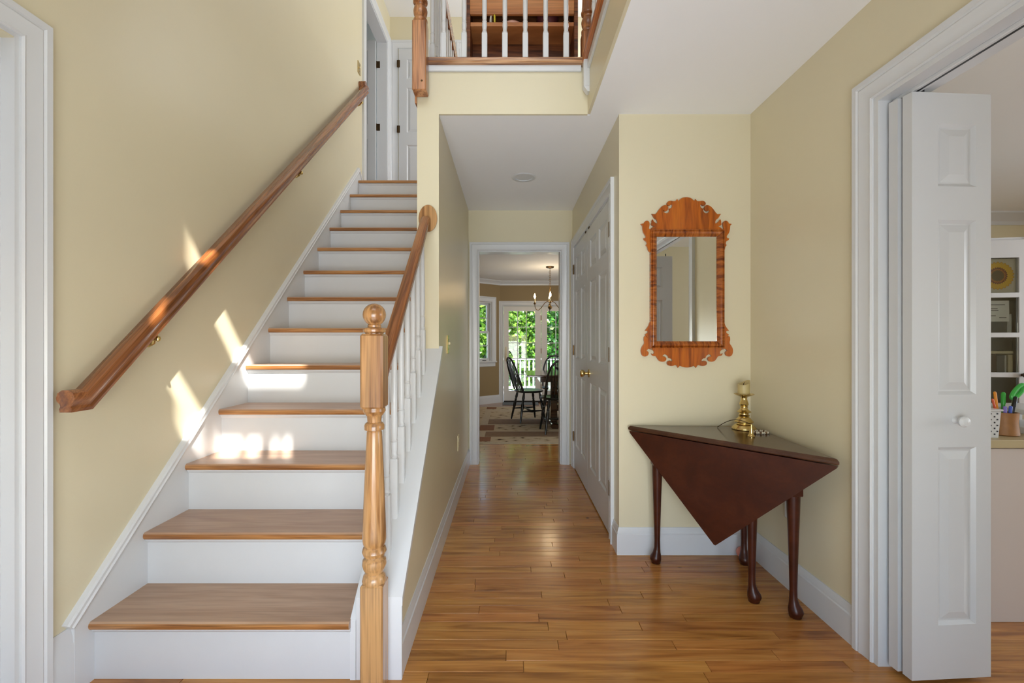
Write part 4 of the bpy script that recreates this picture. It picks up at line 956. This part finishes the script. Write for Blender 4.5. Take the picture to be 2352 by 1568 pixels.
# sunflower picture
def sunflower_mat():
    m, nt, b = new_mat('sunflower_print'); N = nt.nodes.new; L = nt.links.new
    tc = N('ShaderNodeTexCoord'); sp = N('ShaderNodeSeparateXYZ'); L(tc.outputs['Object'], sp.inputs[0])
    cx = N('ShaderNodeCombineXYZ'); L(sp.outputs['X'], cx.inputs[0]); L(sp.outputs['Z'], cx.inputs[1])
    ln = N('ShaderNodeVectorMath'); ln.operation = 'LENGTH'; L(cx.outputs[0], ln.inputs[0])
    at = N('ShaderNodeMath'); at.operation = 'ARCTAN2'; L(sp.outputs['Z'], at.inputs[0]); L(sp.outputs['X'], at.inputs[1])
    m16 = N('ShaderNodeMath'); m16.operation = 'MULTIPLY'; m16.inputs[1].default_value = 13; L(at.outputs[0], m16.inputs[0])
    s = N('ShaderNodeMath'); s.operation = 'SINE'; L(m16.outputs[0], s.inputs[0])
    ab = N('ShaderNodeMath'); ab.operation = 'ABSOLUTE'; L(s.outputs[0], ab.inputs[0])
    ma = N('ShaderNodeMath'); ma.operation = 'MULTIPLY_ADD'; ma.inputs[1].default_value = -.008; L(ab.outputs[0], ma.inputs[0]); L(ln.outputs[1], ma.inputs[2])
    rp = N('ShaderNodeValToRGB'); rp.color_ramp.interpolation = 'CONSTANT'
    mr = N('ShaderNodeMapRange'); mr.inputs[1].default_value = 0; mr.inputs[2].default_value = .12; L(ma.outputs[0], mr.inputs[0]); L(mr.outputs[0], rp.inputs[0])
    e = rp.color_ramp.elements; e[0].position = 0; e[0].color = lin((92, 66, 22)); e[1].position = .26; e[1].color = lin((196, 120, 20))
    for p_, c_ in ((.32, (112, 28, 14)), (.40, (226, 180, 20)), (.66, (206, 150, 14)), (.70, (206, 200, 184))):
        k = rp.color_ramp.elements.new(p_); k.color = lin(c_)
    L(rp.outputs[0], b.inputs['Base Color']); b.inputs['Roughness'].default_value = 0.5
    return m
SUNF = sunflower_mat()
tag(obj('sunflower_picture', cbx(-.125, .078, .024, .030, 1.500, 1.722, 0), SUNF, None, None), 'square sunflower picture in the top pane of the glazed cabinet', 'picture')
LET = thing('letter', 'white typed letter behind the second pane of the cabinet', 'letter', (3.2, 3.0, 1.3))
obj('sheet', cbx(-.10, .046, .030, .033, 1.310, 1.448, 0), paint('letter_paper', (226, 226, 226), 0.8, 0.02), LET, None)
INK = paint('grey_ink', (90, 90, 96), 0.8)
for a, b, z_ in ((-.07, .022, 1.418), (-.07, -.02, 1.392), (-.07, -.015, 1.380), (-.06, -.03, 1.346), (-.01, .03, 1.334)): obj('text_line', cbx(a, b, .0290, .0302, z_, z_ + .005, 0), INK, LET, None)
for nm, lab, a, b, z0, z1, col in (('box', 'black box lying on top of the books in the cabinet', -.06, .07, 1.118, 1.198, (26, 24, 26)), ('notebook', 'pale notebook lying under the black box in the cabinet', -.085, .075, 1.098, 1.116, (206, 196, 170)),
                              ('framed_photo', 'dark framed photo standing in the third pane', -.075, .02, .966, 1.094, (70, 40, 26)), ('book', 'white book upright beside the framed photo', .025, .036, .966, 1.09, (196, 198, 200)), ('book', 'speckled cream book upright at the cabinet edge', .045, .072, .966, 1.093, (196, 186, 160)),
                              ('tin', 'small white tin on the second cabinet shelf', .040, .066, 1.228, 1.36, (186, 188, 190))):
    mt = paint(nm + '_' + lab.split()[0], col, 0.5, 0.15, 30)
    if nm == 'framed_photo':
        t_ = thing(nm, lab, 'photo', (3.2, 3.0, 1.0)); obj('frame', cbx(a, b, .085, .100, z0, z1), mt, t_, None); obj('print', cbx(a + .012, a + .045, .083, .0855, z0 + .012, z1 - .02, 0), paint('photo_print', (170, 152, 116), 0.5, 0.3, 40), t_, None)
    else: tag(obj(nm, cbx(a, b, .035, .19, z0, z1), mt, None, None), lab, nm, 'books in the cabinet' if nm == 'book' else None)

# ------------------------------------------------------------------ dining room
# garden doors
gd = thing('door_8', 'pair of glazed garden doors at the far end of the dining room', 'door', (0.63, DY, 0), kind='structure')
def glazed_leaf(x0, x1, gx0, gx1, z0, z1, gz0, gz1, cols, rows, parent):
    mb = MB()
    for a, b, c, d in slab(x0, x1, z0, z1, [(gx0, gx1, gz0, gz1)]): mb.box(a, b, DY + .04, DY + .08, c, d)
    lf = obj('leaf', mb, paint('garden_door_white', (226, 222, 216), 0.4), parent, None)  # even warm white of the garden door leaves
    cw = (gx1 - gx0) / cols; rh = (gz1 - gz0) / rows
    for i in range(1, cols): obj('muntin', MB().box(gx0 + cw * i - .008, gx0 + cw * i + .008, DY + .045, DY + .070, gz0, gz1), WHITE, lf, None)
    for j in range(1, rows): obj('muntin', MB().box(gx0, gx1, DY + .046, DY + .069, gz0 + rh * j - .008, gz0 + rh * j + .008), WHITE, lf, None)
    for i in range(cols):
        for j in range(rows): obj('pane', MB().box(gx0 + cw * i, gx0 + cw * (i + 1), DY + .056, DY + .060, gz0 + rh * j, gz0 + rh * (j + 1)), GLASS, lf, None)
glazed_leaf(-0.100, 0.624, -0.005, 0.512, 0.03, 1.872, 0.225, 1.777, 3, 5, gd)
glazed_leaf(0.632, 1.366, 0.745, 1.262, 0.03, 1.872, 0.225, 1.777, 3, 5, gd)
obj('frame', jamb(MB(), 'X', DY - .002, DY + .12, -0.103, 1.369, 1.875, .014), WHITE, gd, None)
obj('threshold', MB().box(-.1, 1.366, DY + .0, DY + .12, 0, .028, .003), DARK, gd, None)
obj('handle', MB().box(-.072, -.042, DY + .028, DY + .041, .80, 1.08, .004).tube([(-.057, DY + .03, .90), (-.057, DY - .01, .90), (-.057, DY - .012, .83)], .009, 8), IVORY, gd, 40)
for z_ in (.3, 1.0, 1.65): obj('hinge', MB().lathe([(.007, -.05), (.007, .05)], (.628, DY + .037, z_), 8), BRASS_D, gd, None)
casing('trim_garden_doorway', [(-0.112, DY, 0), (-0.112, DY, 1.885), (1.378, DY, 1.885), (1.378, DY, 0)], (0, -1, 0), 'white casing around the garden doors', [(a * 1.05, b) for a, b in CAS])
# bay window
wdw = thing('window_1', 'white double-hung window in the angled dining room wall', 'window', (-0.6, 8.3, 0.8), kind='structure')
Mb = Matrix.Translation((bay0.x, bay0.y, 0)) @ Matrix.Rotation(math.atan2((bay1 - bay0).y, (bay1 - bay0).x), 4, 'Z')
s0, s1 = bayL - .92, bayL - .22
def bbx(a, b, c, d, e, f, bev=0): return MB().box(a, b, c, d, e, f, bev).xf(Mb)
fr_ = MB()
for a, b, c, d in slab(s0, s1, .80, 1.93, [(s0 + .02, s1 - .02, .82, 1.91)]): fr_.box(a, b, -.002, .12, c, d)
obj('frame', fr_.xf(Mb), WHITE, wdw, None)
for nm, z0, z1, yy in (('lower_sash', .82, 1.375, .03), ('upper_sash', 1.34, 1.91, .06)):
    mb = MB()
    for a, b, c, d in slab(s0 + .02, s1 - .02, z0, z1, [(s0 + .065, s1 - .065, z0 + .045, z1 - .035)]): mb.box(a, b, yy, yy + .028, c, d)
    o = obj(nm, mb.xf(Mb), WHITE, wdw, None)
    g0, g1, h0, h1 = s0 + .065, s1 - .065, z0 + .045, z1 - .035
    for i in (1, 2): obj('muntin', bbx(g0 + (g1 - g0) * i / 3 - .008, g0 + (g1 - g0) * i / 3 + .008, yy + .005, yy + .02, h0, h1), WHITE, o, None)
    obj('muntin', bbx(g0, g1, yy + .006, yy + .019, (h0 + h1) / 2 - .008, (h0 + h1) / 2 + .008), WHITE, o, None)
    for i in range(3):
        for j in range(2): obj('pane', bbx(g0 + (g1 - g0) * i / 3, g0 + (g1 - g0) * (i + 1) / 3, yy + .011, yy + .014, h0 + (h1 - h0) * j / 2, h0 + (h1 - h0) * (j + 1) / 2), GLASS, o, None)
obj('sill', bbx(s0 - .11, s1 + .11, -.045, .03, .785, .81, .004), WHITE, wdw, None)
obj('apron', bbx(s0 - .09, s1 + .09, -.016, 0, .71, .785, .003), WHITE, wdw, None)
e0 = (bay1 - bay0).normalized(); nn = Vector((e0.y, -e0.x, 0))
q0 = bay0 + e0 * (s0 - .005); q1 = bay0 + e0 * (s1 + .005)
casing('trim_bay_window', [(q0.x, q0.y, .81), (q0.x, q0.y, 1.935), (q1.x, q1.y, 1.935), (q1.x, q1.y, .81)], nn, 'white casing around the dining room window', [(a * 1.25, b) for a, b in CAS])
obj('sash_lock', bbx(s1 - .19, s1 - .12, .0, .03, .812, .83, .003), DARK, wdw, None)
# rug
rg = thing('area_rug', 'cream, brown and rust patterned rug under the dining table', 'rug', (0.9, 6.6, 0))
rx0, rx1, ry0, ry1 = -.62, 2.4, 5.17, 8.02
obj('ground', MB().box(rx0, rx1, ry0, ry1, 0, .008, .002), RUG_C, rg, None)
obj('fringe', MB().box(rx0, rx1, ry0 - .05, ry0, 0, .004), RUG_C, rg, None)
def rp_(nm, a, b, c, d, m, z=.0095): obj(nm, MB().box(a, b, c, d, .004, z), m, rg, None)
rp_('border', rx0 + .30, rx1 - .05, ry0 + .04, ry0 + .30, RUG)
rp_('border', rx0 + .06, rx0 + .22, ry0 + .06, ry1 - .06, RUG)
rp_('border', rx0 + .30, rx1 - .05, ry1 - .30, ry1 - .06, RUG)
rp_('corner_block', rx0 + .23, rx0 + .40, ry0 + .05, ry0 + .29, RUG_R, .0105)
rp_('corner_block', rx0 + .23, rx0 + .40, ry1 - .29, ry1 - .07, RUG_R, .0105)
rp_('field', rx0 + .32, rx1 - .1, ry0 + .32, ry0 + .62, RUG_B)
rp_('field', rx0 + .32, rx1 - .1, ry0 + .68, ry0 + 1.1, RUG)
rp_('field', rx0 + .32, rx1 - .1, ry0 + 1.14, ry0 + 1.55, RUG_B)
rp_('field', rx0 + .32, rx1 - .1, ry0 + 1.60, ry0 + 2.3, RUG)
rp_('corner_block', rx0 + .22, rx0 + .42, ry0 + .70, ry0 + 1.08, RUG_R, .0105)
tag(obj('door_mat', MB().box(-.12, .56, DY - .36, DY - .03, 0, .012, .003), MAT_B, None, None), 'blue grey mat on the floor in front of the garden doors', 'mat')
# table
dt = thing('dining_table', 'dark wooden dining table in front of the garden doors', 'table', (1.05, 6.3, 0))
obj('tabletop', MB().box(.235, 1.95, 5.78, 6.78, .715, .742, .006), TABLE_W, dt, None)
obj('apron', MB().box(.42, 1.80, 5.98, 6.66, .635, .715), TABLE_W, dt, None)
for xx in (.62, 1.55):
    obj('pedestal', MB().box(xx - .045, xx + .045, 6.12, 6.52, .08, .635, .004), TABLE_W, dt, None)
    obj('foot', MB().box(xx - .05, xx + .05, 5.96, 6.68, .0108, .08, .012), TABLE_W, dt, None)
obj('stretcher', MB().box(.665, 1.505, 6.29, 6.35, .20, .29, .004), TABLE_W, dt, None)
tag(obj('bowl', MB().lathe([(.05, 0), (.055, .008), (.10, .035), (.135, .075), (.130, .077), (.09, .04), (0, .018)], (.78, 6.35, .742), 28), paint('pewter', (70, 74, 74), 0.3, 0.1, metallic=0.7), None, 40), 'wide dark bowl on the dining table', 'bowl')
# windsor chairs
def turned_leg(p0, p1, r=1.22):
    p0 = Vector(p0); p1 = Vector(p1); ks = [(0, .011), (.1, .014), (.2, .017), (.27, .012), (.30, .017), (.33, .012), (.42, .019), (.55, .018), (.60, .012), (.63, .016), (.66, .013), (.8, .013), (1, .009)]
    return MB().tube([p0.lerp(p1, k) for k, _ in ks], [q * r for _, q in ks], 10)
def windsor(label):
    ch = thing('windsor_chair', label, 'chair', (0, 0, 0), 'black windsor chairs around the dining table')
    # seat outline, front at +Y
    out = []
    for i in range(28):
        a = 2 * math.pi * i / 28; x = .225 * math.copysign(abs(math.cos(a)) ** .75, math.cos(a)); y_ = .205 * math.copysign(abs(math.sin(a)) ** .8, math.sin(a))
        if y_ < 0: x *= .92
        out.append((x, y_))
    mb = MB(); lv = [(.425, .90), (.435, .98), (.447, 1.0), (.456, .97), (.452, .80), (.446, .4)]
    vs = [(x * k, y_ * k, z) for z, k in lv for x, y_ in out]; n = 28
    fs = [tuple(range(n - 1, -1, -1))] + [(n * i + j, n * i + (j + 1) % n, n * i + n + (j + 1) % n, n * i + n + j) for i in range(len(lv) - 1) for j in range(n)] + [tuple(n * (len(lv) - 1) + j for j in range(n))]
    mb._add(vs, fs); obj('seat', mb, BLACK, ch, 40)
    def bow(t):
        a = math.pi * t; z = .45 + .485 * math.sin(a) ** .62 if 0 < t < 1 else .45
        x = -.20 * math.copysign(abs(math.cos(a)) ** .8, math.cos(a))
        return Vector((x, -.15 - (z - .45) * .33, z))
    obj('bow', MB().tube([bow(i / 28) for i in range(29)], .0135, 10), BLACK, ch, 40)
    for k in range(7):
        x = -.135 + .045 * k; top = min((bow(i / 80) for i in range(10, 71)), key=lambda q: abs(q.x - x * 1.08))
        b0 = Vector((x * .9, -.165 + abs(x) * .15, .447))
        obj('spindle', MB().tube([b0, b0.lerp(top, .35), top], [.0075, .009, .006], 8), BLACK, ch, 40)
    feet = []
    for sx in (-1, 1):
        for y0, y1 in ((.12, .185), (-.12, -.20)):
            a = (sx * .14, y0, .43); b = (sx * .205, y1, 0); feet.append((Vector(a), Vector(b)))
            obj('leg', turned_leg(a, b), BLACK, ch, 40)
    at = lambda f, k: f[0].lerp(f[1], k)
    sides = []
    for f, g in ((feet[0], feet[1]), (feet[2], feet[3])):
        a, b = at(f, .62), at(g, .62); m_ = (a + b) / 2; sides.append(m_)
        obj('stretcher', MB().tube([a, a.lerp(b, .3), m_, a.lerp(b, .7), b], [.009, .012, .018, .012, .009], 8), BLACK, ch, 40)
    a, b = sides; obj('stretcher', MB().tube([a, a.lerp(b, .3), (a + b) / 2, a.lerp(b, .7), b], [.009, .012, .018, .012, .009], 8), BLACK, ch, 40)
    return ch
c1 = windsor('black windsor chair seen from the side at the left end of the dining table')
c2 = copy_tree(c1); c3 = copy_tree(c1)
c2['label'] = 'nearest black windsor chair with its back to the hall'
c3['label'] = 'black windsor chair behind the dining table facing the hall'
c1.location = (.290, 6.62, .0120); c1.rotation_euler = (0, 0, R(-90 + 18))
c2.location = (.640, 5.80, .0120); c2.rotation_euler = (0, 0, R(6))
c3.location = (.74, 7.05, .0120); c3.rotation_euler = (0, 0, R(176))
# chandelier
cx_, cy_ = .645, 7.0
cl = thing('chandelier', 'brass candle chandelier with lit bulbs above the dining table', 'chandelier', (cx_, cy_, DC))
obj('canopy', MB().lathe([(.066, 0), (.066, -.008), (.055, -.020), (.02, -.028), (.006, -.034), (0, -.034)][::-1], (cx_, cy_, DC), 24), BRONZE, cl, 40)
mb = MB(); z = DC - .034; k = 0
while z > 1.93:
    lk = []
    for i in range(12):
        a = 2 * math.pi * i / 12; u = .011 * math.cos(a); v = .021 * math.sin(a)
        lk.append((cx_ + (u if k % 2 else 0), cy_ + (0 if k % 2 else u), z - .019 + v))
    mb.tube(lk, .0028, 6, closed=True); z -= .033; k += 1
ch_ = obj('chain', mb, BRASS_D, cl, 40); ch_['kind'] = 'stuff'
obj('stem', MB().lathe([(0, 1.950), (.008, 1.945), (.008, 1.86), (.014, 1.85), (.014, 1.84), (.009, 1.83), (.009, 1.755), (.016, 1.75), (.030, 1.735), (.034, 1.718), (.026, 1.70), (.012, 1.69), (.008, 1.68), (0, 1.675)], (cx_, cy_, 0), 16), BRASS_D, cl, 40)
for i in range(4):
    a = R(176 + 90 * i); d_ = Vector((math.cos(a), math.sin(a), 0)); o_ = Vector((cx_, cy_, 0))
    pts = [o_ + d_ * r_ + Vector((0, 0, z_)) for r_, z_ in ((.012, 1.80), (.04, 1.815), (.08, 1.79), (.13, 1.72), (.18, 1.675), (.215, 1.685), (.235, 1.73), (.238, 1.775))]
    arm = obj('arm', MB().tube(pts, .0055, 8), BRASS_D, cl, 40)
    e_ = o_ + d_ * .238
    obj('candle_cup', MB().lathe([(.006, 1.765), (.022, 1.775), (.024, 1.782), (.012, 1.786), (.011, 1.80)], (e_.x, e_.y, 0), 14), BRASS_D, arm, 40)
    obj('candle_sleeve', MB().lathe([(.011, 1.785), (.011, 1.858), (.006, 1.862)], (e_.x, e_.y, 0), 12), IVORY, arm, 40)
    obj('flame_bulb', MB().lathe([(.005, 1.860), (.012, 1.872), (.0165, 1.888), (.014, 1.905), (.007, 1.925), (.002, 1.94), (0, 1.943)], (e_.x, e_.y, 0), 12), BULB, arm, 40)
lamp('chandelier_glow', 'POINT', 3.5, (1.0, 0.78, 0.5), (cx_, cy_, 1.99), None, shadow_soft_size=0.12)

# ------------------------------------------------------------------ garden
struct('ground', MB().box(-30, 34, DY + .13, 60, -0.75, -0.6), GRASS, 'green lawn beyond the deck', 'ground')
dkf = struct('floor_deck', MB().box(-4, 6, DY + .13, 11.6, -.25, -.11), DECK, 'weathered grey deck outside the garden doors', 'deck')
for i in range(17):
    yy = DY + .15 + i * .17
    obj('deck_board', MB().box(-4, 6, yy, yy + .162, -.11, -.08, .003), DECK, dkf, None)
rl_ = thing('deck_railing', 'white railing along the far edge of the deck', 'railing', (0.6, 11.4, -.08))
obj('top_rail', MB().box(-4, 6, 11.34, 11.46, .715, .755, .006), WHITE, rl_, None)
obj('bottom_rail', MB().box(-4, 6, 11.37, 11.43, -.02, .04, .004), WHITE, rl_, None)
for i in range(4): obj('post', MB().box(-2.6 + i * 2.35 - .05, -2.6 + i * 2.35 + .05, 11.35, 11.45, -.08, .72, .004), WHITE, rl_, None)
for i in range(36):
    xx = -1.5 + i * .112
    obj('baluster', MB().box(xx - .019, xx + .019, 11.38, 11.42, .03, .72), WHITE, rl_, None)
def tree(x, y_, zc_, rx, rz, n, mats, label, trunk=True, size=.16, seed=1):
    rnd = random.Random(seed)
    t = thing('tree', label, 'tree', (x, y_, -.6), 'trees beyond the deck')
    vs, fs = [], []
    for i in range(n):
        u = rnd.gauss(0, 1), rnd.gauss(0, 1), rnd.gauss(0, 1); l = math.sqrt(sum(q * q for q in u)) or 1
        r_ = rnd.random() ** .45 * (1 + .18 * math.sin(5 * u[0]) * math.cos(4 * u[2]))
        c = Vector((x + u[0] / l * rx * r_, y_ + u[1] / l * rx * .8 * r_, zc_ + u[2] / l * rz * r_))
        if c.y < 11.75: c.y = 11.75 + rnd.random() * .4
        if c.z < -.58: c.z = -.58 + rnd.random() * .3
        d_ = Vector((rnd.gauss(0, 1), rnd.gauss(0, 1), rnd.gauss(-.4, .6))).normalized(); s_ = d_.orthogonal().normalized()
        s_ = Matrix.Rotation(rnd.random() * 6.28, 3, d_) @ s_; nn_ = d_.cross(s_) ; L_ = size * rnd.uniform(.6, 1.3); w_ = L_ * .36
        k = len(vs)
        vs += [c, c + d_ * L_ * .45 + s_ * w_ + nn_ * w_ * .3, c + d_ * L_, c + d_ * L_ * .45 - s_ * w_ + nn_ * w_ * .3]
        fs += [(k, k + 1, k + 2), (k, k + 2, k + 3)]
    me = bpy.data.meshes.new('foliage'); me.from_pydata([tuple(v - Vector((x, y_, -.6))) for v in vs], [], fs)
    me.materials.append(mats)
    o = bpy.data.objects.new('foliage', me); C.objects.link(o); o.parent = t; o['kind'] = 'stuff'
    obj('trunk', MB().tube([(x, y_, -.6), (x + .05, y_, zc_ * .5), (x, y_ + .05, zc_ + rz * .4)], [.10, .08, .04], 10), BARK, t, 40)
tree(-.1, 14.2, 1.5, 1.35, 2.2, 3800, LEAF1, 'light green leafy tree left of the garden door view', seed=3)
tree(1.5, 14.6, 1.7, 1.3, 2.4, 3800, LEAF2, 'mid green tree seen through the right garden door', seed=4)
tree(.7, 19.5, 2.2, 2.6, 3.2, 5200, LEAF3, 'dark green tree deep behind the other trees', size=.24, seed=5)
tree(-2.0, 15.0, 1.6, 1.7, 2.4, 4200, LEAF3, 'dark green tree seen through the angled window', seed=6)
tree(-5.4, 21.0, 2.5, 3.0, 3.6, 4200, LEAF3, 'dark green tree far left in the garden', size=.28, seed=7)
tree(5.6, 20.0, 2.5, 2.6, 3.4, 3600, LEAF3, 'dark green tree far right in the garden', size=.26, seed=8)
